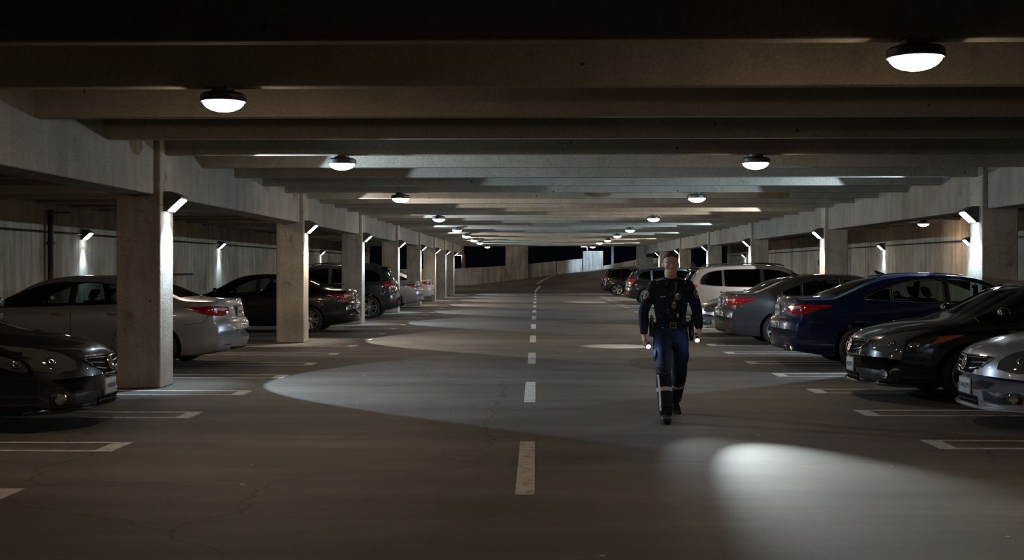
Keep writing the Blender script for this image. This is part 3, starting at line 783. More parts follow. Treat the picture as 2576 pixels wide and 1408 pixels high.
while y < YEND:
    BEAMS.append(y)
    if beam0 is None:
        bm = BM(); box(bm, WL, WR, 0, .15, ZB, ZS+.02, bev=.012); beam0 = obj('ceiling_beam', bm, M['beam']); o = beam0
    else: o = beam0.copy(); C.objects.link(o)
    o.location = (0, y, 0)
    tag(o, 'long concrete ceiling beam running across the parking aisle', 'beam', 'cross beams under the ceiling', 'structure'); y += 2.03
COLL = [16.0, 25.9, 34.6, 43.6, 52.0, 59.6, 66.4, 73.0]
COLR = [20.1, 31.0, 41.6, 52.0, 62.3, 72.5]
def cross_section_col(x0, x1, name, y, label, side):
    bm = BM(); box(bm, x0, x1, y, y+.58, 0, ZS, bev=.02)
    o = obj(name, bm, M['column']); tag(o, label, 'column', 'columns along the %s edge of the aisle' % side, 'structure'); return o
ordn = ['nearest', 'second', 'third', 'fourth', 'fifth', 'sixth', 'seventh', 'farthest']
for i, y in enumerate(COLL):
    cross_section_col(XL0, XL1, 'concrete_column', y, 'square concrete column, %s in the left line of columns' % ordn[i], 'left')
for i, y in enumerate(COLR):
    cross_section_col(XR0, XR1, 'concrete_column', y, 'square concrete column, %s in the right line of columns' % (ordn[i] if i < 5 else 'farthest'), 'right')
def girders(ys, xa, xb, side, start):
    prev = start; n = 0
    for y in ys + [YEND]:
        bm = BM(); box(bm, xa, xb, prev + .03, y - .03, ZG, ZS, bev=.018)
        tag(obj('edge_girder', bm, M['girder']), 'deep concrete girder spanning between columns on the %s side, %s span' % (side, (['first'] + ordn[1:] + ['last', 'end'])[min(n, 8)]), 'girder', 'girders over the %s columns' % side, 'structure')
        prev = y + .58; n += 1
girders(COLL, -5.66, -5.16, 'left', YB); girders(COLR, 7.53, 8.03, 'right', YB)
# wide end column at the far right and dark box on it
bm = BM(); box(bm, 7.05, 8.2, 84.0, 84.6, 0, ZS, bev=.02); tag(obj('concrete_column', bm, M['column']), 'wide pale column at the far right end of the aisle', 'column', 'columns along the right edge of the aisle', 'structure')
bm = BM(); box(bm, 7.62, 8.15, 82.9, 83.5, 2.42, 3.16, bev=.03); tag(obj('junction_box', bm, M['plastic']), 'dark box hung under the ceiling by the farthest right column', 'box')

# floor paint
line0 = None
def hairpin(yc, side, label):
    bm = BM(); h = .29; t_ = .085
    xt = -3.76 if side < 0 else 3.62; xo = -9.6 if side < 0 else 11.2
    a, b = min(xt, xo), max(xt, xo)
    box(bm, a, b, yc+h-t_, yc+h, .0005, .004); box(bm, a, b, yc-h, yc-h+t_, .0005, .004)
    if side < 0: box(bm, xt-.17, xt, yc-h+t_, yc+h-t_, .0005, .004)
    else: box(bm, xt, xt+.17, yc-h+t_, yc+h-t_, .0005, .004)
    tag(obj('floor_marking', bm, M['line']), label, 'parking line', 'hairpin bay lines on the %s' % ('left' if side < 0 else 'right'), 'structure')
for k in range(-1, 27):
    hairpin(10.75 + 2.35*k, -1, 'white painted hairpin line between two left parking bays')
for k in range(0, 26):
    hairpin(11.05 + 2.385*k, 1, 'white painted hairpin line between two right parking bays')
y = 8.53; k = 0
while y < 80:
    bm = BM(); box(bm, -.155, -.015, y, y+2.62, .0005, .004)
    tag(obj('floor_marking', bm, M['line']), 'white painted dash of the centre line', 'lane dash', 'dashes down the middle of the aisle', 'structure'); y += 5.87

# wall pipes and trims
bm = BM(); tube(bm, [(WL+.06, YB, 2.50), (WL+.06, 84, 2.54)], .028, 8); tag(obj('wall_conduit', bm, M['conduit']), 'thin dark conduit running along the left wall above the cars', 'pipe')
bm = BM(); tube(bm, [(WR-.06, YB, 2.50), (WR-.06, 84, 2.50)], .022, 8); tag(obj('wall_conduit', bm, M['conduit']), 'thin dark conduit running along the right wall above the cars', 'pipe')
yv = 28.9
bm = BM(); tube(bm, [(WL+.13, yv, 0), (WL+.13, yv, 3.05)], .075, 12); lathe(bm, [(.10, 2.2), (.10, 2.28)], 12, M4=Matrix.Translation((WL+.13, yv, 0))); lathe(bm, [(.10, .9), (.10, .98)], 12, M4=Matrix.Translation((WL+.13, yv, 0)))
tube(bm, [(WL+.13, yv, 2.95), (WL+.2, yv+.3, 3.0), (WL+.2, yv+1.0, 3.02)], .03, 8)
tag(obj('drain_pipe', bm, M['conduit']), 'dark vertical drain pipe on the left wall', 'pipe')
# frame of thin conduit on the left wall, seen between the first two columns
yf0, yf1 = 38.6, 41.2
bm = BM(); tube(bm, [(WL+.04, yf0, 2.42), (WL+.04, yf0, 1.42), (WL+.04, yf1, 1.42)], .035, 6); tube(bm, [(WL+.04, yf0, 2.40), (WL+.04, yf0-.7, 2.36), (WL+.04, yf0-3.3, 1.85)], .022, 6)
tag(obj('wall_conduit', bm, M['conduit']), 'bent conduit with a right-angle drop on the left wall', 'pipe')
# dark soot stain patch on right wall
bm = BM(); rows = []
yy0 = 56.0
pts = []
for i in range(24):
    a = 2*PI*i/24; pts.append(Vector((WR-.004, yy0 + 1.7*math.cos(a)*(1+.25*math.sin(5*a)), 1.75 + .62*math.sin(a)*(1+.3*math.cos(3*a)))))
grid(bm, [pts, [p + Vector((-.003, 0, 0)) for p in pts]], closev=True, cap=True); tag(obj('wall_stain', bm, M['stainw']), 'black soot stain on the right wall below the lamp', 'stain', kind='structure')

# ------------------------------------------------------------------ beyond the far end: ramp, parapets, night
def ramp_z(X, Y):
    t_ = max(0, min(1, (Y - 80.5)/14.5)); s = t_*t_*(3-2*t_)
    return s * max(.28, (.93 + .125*X))
bm = BM(); rows = []
for i in range(31):
    Y = 80.4 + (118-80.4)*i/30
    rows.append([Vector((X, Y, (ramp_z(X, Y) if Y > 80.5 else 0) + .004)) for X in [-16 + 28*j/34 for j in range(35)]])
grid(bm, rows); 
tag(obj('ramp_ground', bm, M['floor'], smooth=180), 'asphalt exit ramp rising beyond the far end of the aisle', kind='structure')
def parapet(p0, p1, h0, h1, th, label, zoff=-.3):
    bm = BM(); n = 8; rows = []
    for i in range(n+1):
        t_ = i/n; X = lerp(p0[0], p1[0], t_); Y = lerp(p0[1], p1[1], t_); zt = lerp(h0, h1, t_)
        zb_ = ramp_z(X, Y) + zoff
        rows.append([Vector((X, Y, zb_)), Vector((X, Y, zt-.03)), Vector((X, Y+.03, zt)), Vector((X, Y+th-.03, zt)), Vector((X, Y+th, zt-.03)), Vector((X, Y+th, zb_))])
    grid(bm, rows, closev=True, cap=True); return tag(obj('parapet_wall', bm, M['parapet']), label, 'parapet', 'parapets of the exit ramp', 'structure')
def seg(pxa, pya, pxb, pyb, Y, label, gap=.02):
    xa, xb = XP(pxa, Y)+gap, XP(pxb, Y)-gap
    parapet((xa, Y), (xb, Y), ZP(pya, xa, Y), ZP(pyb, xb, Y), .25, label)
seg(860, 678, 1143, 675, 95, 'low concrete parapet outside the left bays, beyond the white sedans')
seg(1143, 675, 1215, 672, 95, 'low concrete parapet under the short lamp post'); seg(1215, 672, 1272, 668, 95, 'low concrete parapet left of the wide ramp pillar')
seg(1329, 664, 1400, 657, 95, 'low concrete parapet right of the wide ramp pillar'); seg(1400, 657, 1465, 650, 95, 'brighter parapet panel beside the lit white block')
seg(1518, 668.5, 1612, 651, 93.6, 'sloping ramp curb right of the lit white block'); seg(1612, 651, 1665, 648, 93.6, 'ramp curb behind the far right column')
Y = 95; xa, xb = XP(1272, Y), XP(1328, Y)
bm = BM(); box(bm, xa, xb, Y-.3, Y+.5, .3, 5.2, bev=.02); tag(obj('concrete_column', bm, M['parapet']), 'wide pale pillar standing on the ramp beyond the aisle', 'column', kind='structure')
xa, xb = XP(1466, Y), XP(1517, Y)
bm = BM(); box(bm, xa+.25, xb, Y-.3, Y+1.4, 1.0, ZP(631, xa, Y), bev=.04); tube(bm, [(xa+.14, Y, 1.0), (xa+.14, Y, ZP(631.5, xa, Y))], .14, 12)
ltb = obj('concrete_block', bm, M['parapet']); tag(ltb, 'brightly lit pale concrete block on the ramp', 'wall', kind='structure')
# curved dashes on the ramp
def ramp_dash(pts, w, label):
    bm = BM(); P = resample([(x, y, 0) for x, y in pts], 10); rows = []
    for i, p in enumerate(P):
        rows.append([Vector((p.x - w/2, p.y, ramp_z(p.x - w/2, p.y)+.012)), Vector((p.x + w/2, p.y, ramp_z(p.x + w/2, p.y)+.012)), Vector((p.x + w/2, p.y, ramp_z(p.x + w/2, p.y)+.018)), Vector((p.x - w/2, p.y, ramp_z(p.x - w/2, p.y)+.018))])
    grid(bm, rows, closev=True, cap=True); tag(obj('floor_marking', bm, M['line']), label, 'lane dash', 'dashes down the middle of the aisle', 'structure')
ramp_dash([(-.09, 81.0), (-.02, 83.6), (.25, 86.2)], .16, 'white dash curving right at the foot of the ramp')
ramp_dash([(.02, 87.6), (.6, 90.5), (1.35, 93.2)], .2, 'white dash slanting up the ramp')
# lamp posts
def street_lamp(px, Y, pyt, pyb, rad, mat, label, head=True):
    X = XP(px, Y); z1 = ZP(pyt, X, Y); z0 = ZP(pyb, X, Y) - .3
    r = empty('street_lamp', (X, Y, z0)); tag(r, label, 'lamp post', 'lamp posts outside')
    bm = BM(); tube(bm, [(0, 0, 0), (0, 0, z1-z0)], [rad, rad*.9], 10); lathe(bm, [(rad*1.8, 0), (rad*1.8, .06)], 10); obj('pole', bm, mat, r, 40)
    if head:
        bm = BM(); box(bm, -.55, .1, -.12, .12, z1-z0-.02, z1-z0+.09, bev=.02); hd = obj('lamp_head', bm, M['pole'], r, 40)
        bm = BM(); box(bm, -.52, -.12, -.10, .10, z1-z0-.05, z1-z0-.02); obj('lamp_panel', bm, M['pack'], hd)
    return r, X, Y, z1
street_lamp(1166, 99, 641, 678, .20, M['redpole'], 'short reddish lamp post beyond the left parapet')
_, sx_, sy_, sz_ = street_lamp(1478, 98.5, 619.5, 650, .07, M['pole'], 'slim lamp post rising behind the lit white block')
street_lamp(1541, 100, 585, 668, .13, M['pole'], 'plain tall pole at the right part of the ramp', head=False)
# ------------------------------------------------------------------ lamps
def nearest_beam(y): return min(BEAMS, key=lambda b: abs(b - y))
def dome_fixture():
    r = empty('ceiling_dome_light', (0, 0, 0))
    bm = BM(); lathe(bm, [(.10, .0), (.10, -.03), (.17, -.045), (.195, -.065), (.195, -.105), (.185, -.112), (.17, -.112)], 36); obj('housing', bm, M['fixture'], r, 30)
    bm = BM(); rows = []
    prof = [(.190, -.108), (.197, -.114), (.190, -.120), (.178, -.114)]
    grid(bm, [[Vector((q*math.cos(2*PI*k/36), q*math.sin(2*PI*k/36), h)) for k in range(36)] for q, h in prof], closeu=True, closev=True); obj('bezel', bm, M['ring'], r, 60)
    bm = BM(); prof = [(.178*math.cos(a), -.112 - .092*math.sin(a)) for a in [PI/2*i/5 for i in range(5)]] + [(.02, -.204)]
    lathe(bm, prof, 20); obj('dome_diffuser', bm, M['dome'], r, 60)
    return r
domes = [(562, 10.13), (860, 16.2), (1008, 24.35), (1104, 34.5), (1150, 44.6), (1173, 52.8), (1192, 60.9), (1207, 67.0), (1226, 79.1),
         (2303, 8.1), (1901, 16.2), (1753, 24.35), (1644, 34.5), (1585, 44.6), (1553, 52.8), (1529, 60.9), (1508, 67.0), (1491, 79.1), (2323, 38.5)]
on = ['nearest', 'second', 'third', 'fourth', 'fifth', 'sixth', 'seventh', 'eighth', 'farthest']
d0 = dome_fixture(); DP = []
for i, (px, y) in enumerate(domes):
    d = d0 if i == 0 else copy_tree(d0)
    yb = nearest_beam(y) + .075; d.location = (XP(px, yb), yb, ZB - .001); DP.append(d.location.copy())
    if i < 18: tag(d, 'glowing round dome light under a ceiling beam, %s in the %s row' % (on[i % 9], 'left' if i < 9 else 'right'), 'ceiling light', 'dome lights in two rows over the aisle')
    else: tag(d, 'glowing dome light over the right parking bays, outside the two rows', 'ceiling light')
for side, x, ys in (('left', -6.45, (10.2, 23.0, 39.0, 57.0)), ('right', 9.1, (14.2, 21.5, 46.0, 66.0))):  # extra domes added out of view to brighten bay walls and columns
    for i, y in enumerate(ys):
        d = copy_tree(d0); yb = nearest_beam(y) + .075; d.location = (x if i else x*1.28, yb, ZB - .001)
        tag(d, 'added dome light over the %s parking bays, out of view, %s of four' % (side, ['nearest', 'second', 'third', 'farthest'][i]), 'ceiling light', 'added dome lights over the parking bays')
def pack_fixture():
    """a sloped wall pack; +x points away from the wall"""
    r = empty('wall_pack_light', (0, 0, 0))
    prof = [(0, .15), (.10, .15), (.245, .08), (.235, .055), (.045, -.12), (0, -.12)]
    bm = BM(); grid(bm, [[Vector((x, -.16, z)) for x, z in prof], [Vector((x, .16, z)) for x, z in prof]], closev=True, cap=True); obj('housing', bm, M['fixture'], r, 30)
    a = Vector((.226, 0, .045)); b = Vector((.054, 0, -.113)); n = Vector((.68, 0, -.74))
    bm = BM(); rows = [[a + Vector((0, -.135, 0)), a + Vector((0, .135, 0)), b + Vector((0, .135, 0)), b + Vector((0, -.135, 0))]]
    rows.append([p + n*.012 for p in rows[0]]); grid(bm, rows, closev=True, cap=True); obj('light_panel', bm, M['pack'], r)
    return r
p0 = pack_fixture(); first = True
packs = []
for i, y in enumerate(COLL): packs.append((XL1, y + .30, 2.52, 0, 'column', 'left', i))
for i, y in enumerate(COLR): packs.append((XR0, y + .30, 2.52, PI, 'column', 'right', i))
for i, y in enumerate([31.3, 44.8, 57.5, 66.0, 76.5]): packs.append((WL, y, 2.50, 0, 'wall', 'left', i))
for i, y in enumerate([37.6, 47.0, 78.0]): packs.append((WR, y, 2.46, PI, 'wall', 'right', i))
def spot(name, loc, d, e, ang, blend, col, rad=.02):
    l = bpy.data.lights.new(name, 'SPOT'); l.energy = e; l.spot_size = math.radians(ang); l.spot_blend = blend; l.color = col; l.shadow_soft_size = rad
    o = bpy.data.objects.new(name, l); C.objects.link(o); o.location = loc; o.rotation_euler = Vector(d).to_track_quat('-Z', 'Y').to_euler(); return o
COOL = (.56, .79, 1.0); WARM = (1.0, .86, .68)
for (x, y, z, rz, on_, side, i) in packs:
    p = p0 if first else copy_tree(p0); first = False
    s = 1 if rz == 0 else -1
    p.location = (x, y, z); p.rotation_euler = (0, 0, rz)
    if on_ == 'column': lb = 'angled wall pack light on the aisle face of the %s %s column' % (ordn[i] if not (side == 'right' and i == 5) else 'farthest', side)
    else: lb = 'angled wall pack light on the %s wall, %s lamp of that wall' % (side, ['nearest', 'second', 'third', 'fourth', 'farthest'][i] if side == 'left' else ['nearest', 'middle', 'farthest'][i])
    tag(p, lb, 'wall light', 'cool wall pack lights on the %s %s' % (side, 'columns' if on_ == 'column' else 'wall'))
    col = COOL
    if on_ == 'column' and ((side == 'left' and i in (1, 4, 5)) or (side == 'right' and i in (1, 4, 5))): col = WARM
    # graze down the face it is fixed to
    spot('pack_downlight', (x + s*.21, y, z - .10), (-s*.26, 0, -1), GRAZE if on_ == 'column' else GRAZE*.5, 78 if on_ == 'column' else 50, .9, col, .02)
    if on_ == 'column':
        # main beam thrown across the floor
        spot('pack_beam', (x + s*.24, y + .02, z - .03), (s*math.sin(math.radians(BEAM_T))*.985, .17, -math.cos(math.radians(BEAM_T))), BEAM_W, BEAM_A, .06, COOL if col is COOL else (.95, .92, .85), .03)
    else:
        spot('pack_beam', (x + s*.24, y, z - .03), (s*.6, 0, -1), BEAM_W*.13, 120, .5, COOL, .03)
# spots added just below two right-hand domes to throw pools on the floor
POOL = (.90, 1.0, .97)
def aim(px, py, Y): X = XP(px, Y); return Vector((X, Y, 0))
s1 = Vector(DP[11]) + Vector((-.3, 0, -.23)); spot('pool_spot', s1, Vector((1.72, 24.85, 0)) - s1, 620, 27, .7, POOL, .02)
s2 = Vector(DP[14]) + Vector((-.3, 0, -.23)); spot('pool_spot', s2, Vector((2.5, 57.2, 0)) - s2, 1500, 24, .7, POOL, .02)
# added spots near the pale block outside, with no fixtures of their own
spot('outside_fill', (sx_-.2, 90.5, 4.6), (.5, 4.2, -2.3), 900, 50, .6, COOL, .05)
spot('outside_fill', (sx_-2.5, sy_-3, sz_+.6), (-.4, .8, -1.2), 70, 110, .6, COOL, .05)

spot('ramp_fill', (9.5, 87.5, 7.5), (-.75, .5, -.9), 380, 130, .6, (1.0, .86, .70), .1)  # added fill for the ramp and parapets; no mast is built here
spot('ramp_fill', (-9.5, 87.0, 7.0), (.75, .55, -.9), 420, 130, .6, (1.0, .86, .70), .1)  # same added fill from the left, also without a fixture
# ------------------------------------------------------------------ the officer
OX, OY = 1.45, 12.95
M['skin'] = pbr('skin', (.78, .54, .44), .5, spec=.35, noise=.06, nscale=40)
M['skin'].node_tree.nodes['Principled BSDF'].inputs['Subsurface Weight'].default_value = .08
M['skin'].node_tree.nodes['Principled BSDF'].inputs['Subsurface Radius'].default_value = (.02, .008, .005)
M['hair'] = pbr('short_brown_hair', (.10, .065, .042), .8, noise=.5, nscale=160, bump=.6)
M['navy'] = pbr('navy_shirt_cloth', (.008, .014, .032), .85, noise=.25, nscale=18, bump=.5)
M['trouser'] = pbr('navy_trouser_cloth', (.006, .012, .024), .85, noise=.25, nscale=14, bump=.6)
M['leather'] = pbr('black_leather', (.010, .010, .012), .3, bump=.2, nscale=50)
M['boot'] = pbr('boot_leather', (.014, .014, .018), .35, bump=.3, nscale=40)
M['reflect'] = pbr('reflective_tape', (.62, .60, .60), .35)
M['gold'] = pbr('gold_metal', (.55, .42, .20), .35, .8)
M['goldthread'] = pbr('gold_thread', (.55, .36, .10), .7)
M['bluethread'] = pbr('blue_thread', (.12, .20, .42), .7)
M['greythread'] = pbr('grey_thread', (.45, .46, .48), .7)
M['nametag'] = pbr('name_tag', (.58, .50, .48), .4)
M['eyewhite'] = pbr('eye', (.6, .58, .55), .2); M['iris'] = pbr('iris', (.06, .05, .04), .2)
M['lip'] = pbr('lip', (.42, .19, .16), .5)
M['olive'] = pbr('olive_strap', (.16, .17, .09), .8)
M['torch'] = emis('torch_beam_glow', (.80, .92, 1.0), 60)
M['grip'] = pbr('torch_grip', (.02, .025, .05), .35, .4)

def V(*a): return Vector(a)
def limb(bm, pts, rad, flat=None, n=18, up=None):
    """tapering closed limb; rad entries are a number or (side radius, depth radius)"""
    P = [Vector(p) for p in pts]; K = len(P); fine = []
    for i in range(K-1):
        p0 = P[max(i-1, 0)]; p1 = P[i]; p2 = P[i+1]; p3 = P[min(i+2, K-1)]
        for s in range(4):
            t = s/4.0
            q = .5*((2*p1) + (p2-p0)*t + (2*p0-5*p1+4*p2-p3)*t*t + (3*p1-p0-3*p2+p3)*t**3)
            r1 = rad[i]; r2 = rad[i+1]
            if not isinstance(r1, tuple): r1 = (r1, r1)
            if not isinstance(r2, tuple): r2 = (r2, r2)
            u = t*t*(3-2*t); fine.append((q, lerp(r1[0], r2[0], u), lerp(r1[1], r2[1], u)))
    rl = rad[-1] if isinstance(rad[-1], tuple) else (rad[-1], rad[-1])
    fine.append((P[-1], rl[0], rl[1]))
    rows = []
    m = len(fine)
    def ax(i):
        d = (fine[min(i+1, m-1)][0] - fine[max(i-1, 0)][0]).normalized()
        side = V(1, 0, 0) if up is None else up
        a = (side - d*side.dot(d)).normalized(); return d, a, d.cross(a)
    d, a, b = ax(0); q, ra, rb = fine[0]
    for s in (80, 55, 28):
        c_ = math.cos(math.radians(s)); h = math.sin(math.radians(s)) * min(ra, rb)
        rows.append([q - d*h + a*ra*c_*math.cos(2*PI*k/n) + b*rb*c_*math.sin(2*PI*k/n) for k in range(n)])
    for i in range(m):
        d, a, b = ax(i); q, ra, rb = fine[i]
        rows.append([q + a*ra*math.cos(2*PI*k/n) + b*rb*math.sin(2*PI*k/n) for k in range(n)])
    for s in (28, 55, 80):
        c_ = math.cos(math.radians(s)); h = math.sin(math.radians(s)) * min(ra, rb)
        rows.append([q + d*h + a*ra*c_*math.cos(2*PI*k/n) + b*rb*c_*math.sin(2*PI*k/n) for k in range(n)])
    grid(bm, rows, closev=True, cap=True)
def blob(bm, c, r, rot=None):
    g = bmesh.ops.create_uvsphere(bm, u_segments=20, v_segments=14, radius=1)
    m = Matrix.Translation(c) @ (rot or Matrix.Identity(4)) @ Matrix.Diagonal((*r, 1))
    bmesh.ops.transform(bm, matrix=m, verts=g['verts'])
def fuse(name, bm, mat, parent, voxel, smooth=2, fac=.5):
    bmesh.ops.recalc_face_normals(bm, faces=bm.faces[:])
    o = obj(name, bm, mat, parent)
    md = o.modifiers.new('r', 'REMESH'); md.mode = 'VOXEL'; md.voxel_size = voxel; md.use_smooth_shade = True
    if smooth:
        s = o.modifiers.new('s', 'SMOOTH'); s.iterations = smooth; s.factor = fac
    bpy.context.view_layer.update()
    me = bpy.data.meshes.new_from_object(o.evaluated_get(bpy.context.evaluated_depsgraph_get()))
    o.modifiers.clear(); o.data = me; me.name = name
    if not me.materials: me.materials.append(mat)
    me.shade_smooth(); return o
def bvh_of(o):
    b = BM(); b.from_mesh(o.data); t = BVHTree.FromBMesh(b); b.free(); return t

# joints (x to the photo's right, -y towards the camera)
SHR, SHL = V(-.172, .0, 1.435), V(.180, .0, 1.435)      # shoulders: his right is the photo's left
ELR, ELL = V(-.283, .03, 1.15), V(.282, .02, 1.17)
WRR, WRL = V(-.292, -.04, .905), V(.300, -.07, .965)
HIR, HIL = V(-.085, .0, .93), V(.085, .0, .93)
KNR, KNL = V(-.098, -.20, .50), V(.108, .10, .475)
ANR, ANL = V(-.086, -.34, .10), V(.098, .44, .16)
bm = BM()
# torso core and neck (under the uniform)
limb(bm, [(0, .01, .90), (0, .01, 1.05), (0, .0, 1.22), (0, .01, 1.38), (0, .015, 1.46)], [(.15, .10), (.145, .095), (.165, .105), (.16, .10), (.09, .07)])
limb(bm, [(0, .02, 1.42), (0, .005, 1.50), (0, .0, 1.58)], [(.074, .07), (.065, .064), (.062, .064)])
for s, sh, el, wr in ((-1, SHR, ELR, WRR), (1, SHL, ELL, WRL)):
    limb(bm, [(s*.08, .01, 1.42), sh, el.lerp(sh, .45) + V(s*.008, 0, 0), el, el.lerp(wr, .35) + V(s*.004, 0, 0), wr], [.055, .052, .048, .040, .040, .027])
for h, k_, a in ((HIR, KNR, ANR), (HIL, KNL, ANL)):
    limb(bm, [h, h.lerp(k_, .4), k_, k_.lerp(a, .35) + V(0, .015, 0), a], [.08, .075, .052, .052, .036])
    ft = Matrix.Translation(a) @ Matrix.Rotation(-.10 if a is ANR else .62, 4, 'X')
    limb(bm, [ft @ V(0, 0, 0), ft @ V(0, -.05, -.045), ft @ V(0, -.14, -.068)], [.030, (.032, .024), (.030, .012)])
# head: skull, face, jaw, nose, brow, cheeks, ears, lips
HT = Matrix.Translation((0.003, 0, 0))
blob(bm, (0.003, .012, 1.708), (.0735, .092, .088)); blob(bm, (0.003, .010, 1.735), (.066, .083, .052)); blob(bm, (0.003, -.012, 1.66), (.067, .078, .098))
blob(bm, (.003, -.018, 1.60), (.055, .066, .062)); blob(bm, (.003, -.060, 1.552), (.028, .022, .021))
for s in (-1, 1):
    blob(bm, (.003 + s*.040, -.058, 1.635), (.022, .022, .024)); limb(bm, [(.003 + s*.012, -.094, 1.690), (.003 + s*.034, -.090, 1.693), (.003 + s*.055, -.068, 1.686)], [.0085, .009, .007], up=V(0, 0, 1))
    limb(bm, [(.003 + s*.041, -.012, 1.602), (.003 + s*.035, -.040, 1.571), (.003 + s*.018, -.062, 1.550)], [.014, .014, .015], up=V(0, 0, 1))
    blob(bm, (.003 + s*.075, .010, 1.655), (.008, .017, .028), Matrix.Rotation(s*-.35, 4, 'Z'))
    blob(bm, (.003 + s*.0125, -.101, 1.632), (.0065, .008, .0065))
limb(bm, [(.003, -.086, 1.684), (.003, -.098, 1.66), (.003, -.110, 1.638)], [.0072, .0080, .0095], up=V(1, 0, 0))
limb(bm, [(-.018, -.083, 1.598), (.003, -.090, 1.600), (.024, -.083, 1.598)], [.005, .007, .005], up=V(0, 0, 1))
limb(bm, [(-.016, -.083, 1.587), (.003, -.089, 1.586), (.022, -.083, 1.587)], [.005, .0075, .005], up=V(0, 0, 1))
# hands, each closed round its torch
torches = []
def hand(bm, wr, A, d, side):
    """A: point on the torch axis in the middle of the grip, d: axis direction towards the lens, side: +1 = palm lies on +x of the torch"""
    d = d.normalized(); e1 = (V(side, 0, .0) - d*d.x*side).normalized(); e2 = d.cross(e1).normalized()
    if e2.z < 0: e2 = -e2                                    # e2 up
    palm = A + e1*.030 + e2*.022
    limb(bm, [wr, wr.lerp(palm, .5), palm + e2*.005, palm - e2*.022], [(.024, .022), (.030, .021), (.034, .019), (.030, .014)], up=d)
    ln = [.92, 1.0, .95, .78]
    for i in range(4):
        o = A + d*(.034 - .0215*i); R0 = .0295
        pts = []
        for a in (25, -20, -65, -115, -160):
            a = math.radians(a if a > 0 else a*ln[i]); pts.append(o + e1*math.cos(a)*R0 + e2*math.sin(a)*R0)
        limb(bm, pts, [.0105, .0100, .0095, .0088, .0078], n=10, up=d)
    R0 = .0285; o = A + d*.02
    limb(bm, [palm + e2*.012 + d*.008, o + e1*R0*.55 + e2*R0*1.0 + d*.012, o - e1*R0*.3 + e2*R0*1.1 + d*.024, o - e1*R0*.95 + e2*R0*.55 + d*.032], [.013, .0115, .0105, .009], n=10, up=d)
TA_R, TD_R = V(-.262, -.075, .822), V(.10, -.86, -.42)
TA_L, TD_L = V(.268, -.10, .895), V(-.04, -.90, -.50)
hand(bm, WRR, TA_R, TD_R, -1); hand(bm, WRL, TA_L, TD_L, 1)
for v in bm.verts:
    if v.co.z > 1.54 and abs(v.co.x) < .12: v.co.x = .003 + (v.co.x - .003)*(1 + .09*min(1, (v.co.z - 1.54)/.04))
person = fuse('person', bm, M['skin'], None, .0042, 2, .45)
person.location = (OX, OY, 0)
tag(person, 'uniformed officer in navy walking toward the viewer with a torch in each hand', 'person')
def pc(name, bm, mat, parent=person, smooth=40): return obj(name, bm, mat, parent, smooth)
# eyes, brows, mouth line
for s in (-1, 1):
    b = BM(); blob(b, (.003 + s*.031, -.0745, 1.668), (.0125, .010, .0085)); pc('eye', b, M['eyewhite'], smooth=180)
    b = BM(); blob(b, (.003 + s*.031, -.0835, 1.667), (.0052, .003, .0052)); pc('iris', b, M['iris'], smooth=180)
    b = BM(); limb(b, [(.003 + s*.018, -.083, 1.675), (.003 + s*.031, -.0855, 1.6765), (.003 + s*.045, -.077, 1.672)], [.0032, .0048, .003], up=V(0, 0, 1)); pc('eyelid', b, M['skin'], smooth=180)
    b = BM(); limb(b, [(.003 + s*.013, -.1035, 1.697), (.003 + s*.034, -.099, 1.7005), (.003 + s*.056, -.074, 1.694)], [.003, .0036, .0022], up=V(0, 0, 1)); pc('eyebrow', b, M['hair'], smooth=180)
b = BM(); limb(b, [(-.020, -.0845, 1.5925), (.003, -.0935, 1.5935), (.026, -.0845, 1.5925)], [.0014, .0022, .0014], up=V(0, 0, 1)); pc('mouth', b, M['lip'], smooth=180)
# hair: cropped sides, longer top, following the skull
pb = bvh_of(person)
def scalp(az, el):
    d = V(math.sin(az)*math.cos(el), -math.cos(az)*math.cos(el), math.sin(el)); o = V(.003, .01, 1.695)
    loc, nor, i_, dd = pb.ray_cast(o + d*.5, -d); return loc, d
b = BM(); rows = []
for i in range(37):
    az = -PI + 2*PI*i/36; fa = abs(az)
    el0 = table([(0, .60), (.5, .56), (.85, .50), (1.15, .38), (1.45, .22), (1.8, -.05), (2.4, -.42), (PI, -.50)])(fa)
    row = []; inn = []
    for j in range(13):
        el = lerp(el0, PI/2 - .001, j/12); loc, d = scalp(az, el)
        t_ = j/12; th = lerp(.0005, .004, min(1, t_*5)) + .004*max(0, math.sin(el) - .55)*2.0 + (.005 if fa < .8 else 0)*math.sin(min(1, t_*3)*PI/2)
        row.append(loc + d*th)
    rows.append(row)
grid(b, rows); bmesh.ops.remove_doubles(b, verts=b.verts[:], dist=.0006); pc('hair', b, M['hair'], smooth=180)

# shirt
bm = BM()
limb(bm, [(0, .01, .985), (0, .01, 1.06), (0, .0, 1.20), (0, .0, 1.32), (0, .01, 1.40), (0, .015, 1.455)], [(.155, .112), (.158, .112), (.180, .125), (.192, .128), (.178, .115), (.115, .085)], n=28)
limb(bm, [(-.165, .01, 1.43), (0, .02, 1.475), (.170, .01, 1.43)], [.062, .055, .062], up=V(0, 0, 1))
limb(bm, [(0, .02, 1.44), (0, .008, 1.515)], [(.085, .08), (.070, .070)])
for s, sh, el, wr in ((-1, SHR, ELR, WRR), (1, SHL, ELL, WRL)):
    e_ = (wr - el).normalized()
    limb(bm, [sh + V(-s*.05, .0, -.01), sh, el.lerp(sh, .5) + V(s*.012, 0, 0), el + V(s*.004, .008, 0), el.lerp(wr, .4), wr - e_*.03], [.066, .069, .066, .057, .056, .042])
for (x, z, r) in ((-.1, 1.05, .02), (.09, 1.03, .02), (.0, 1.12, .015)):
    limb(bm, [(x-.05, -.105, z+.015), (x, -.115, z), (x+.05, -.108, z+.01)], [r*.6, r, r*.6], up=V(0, 0, 1))
shirt = fuse('uniform_shirt', bm, M['navy'], person, .0065, 2, .5)
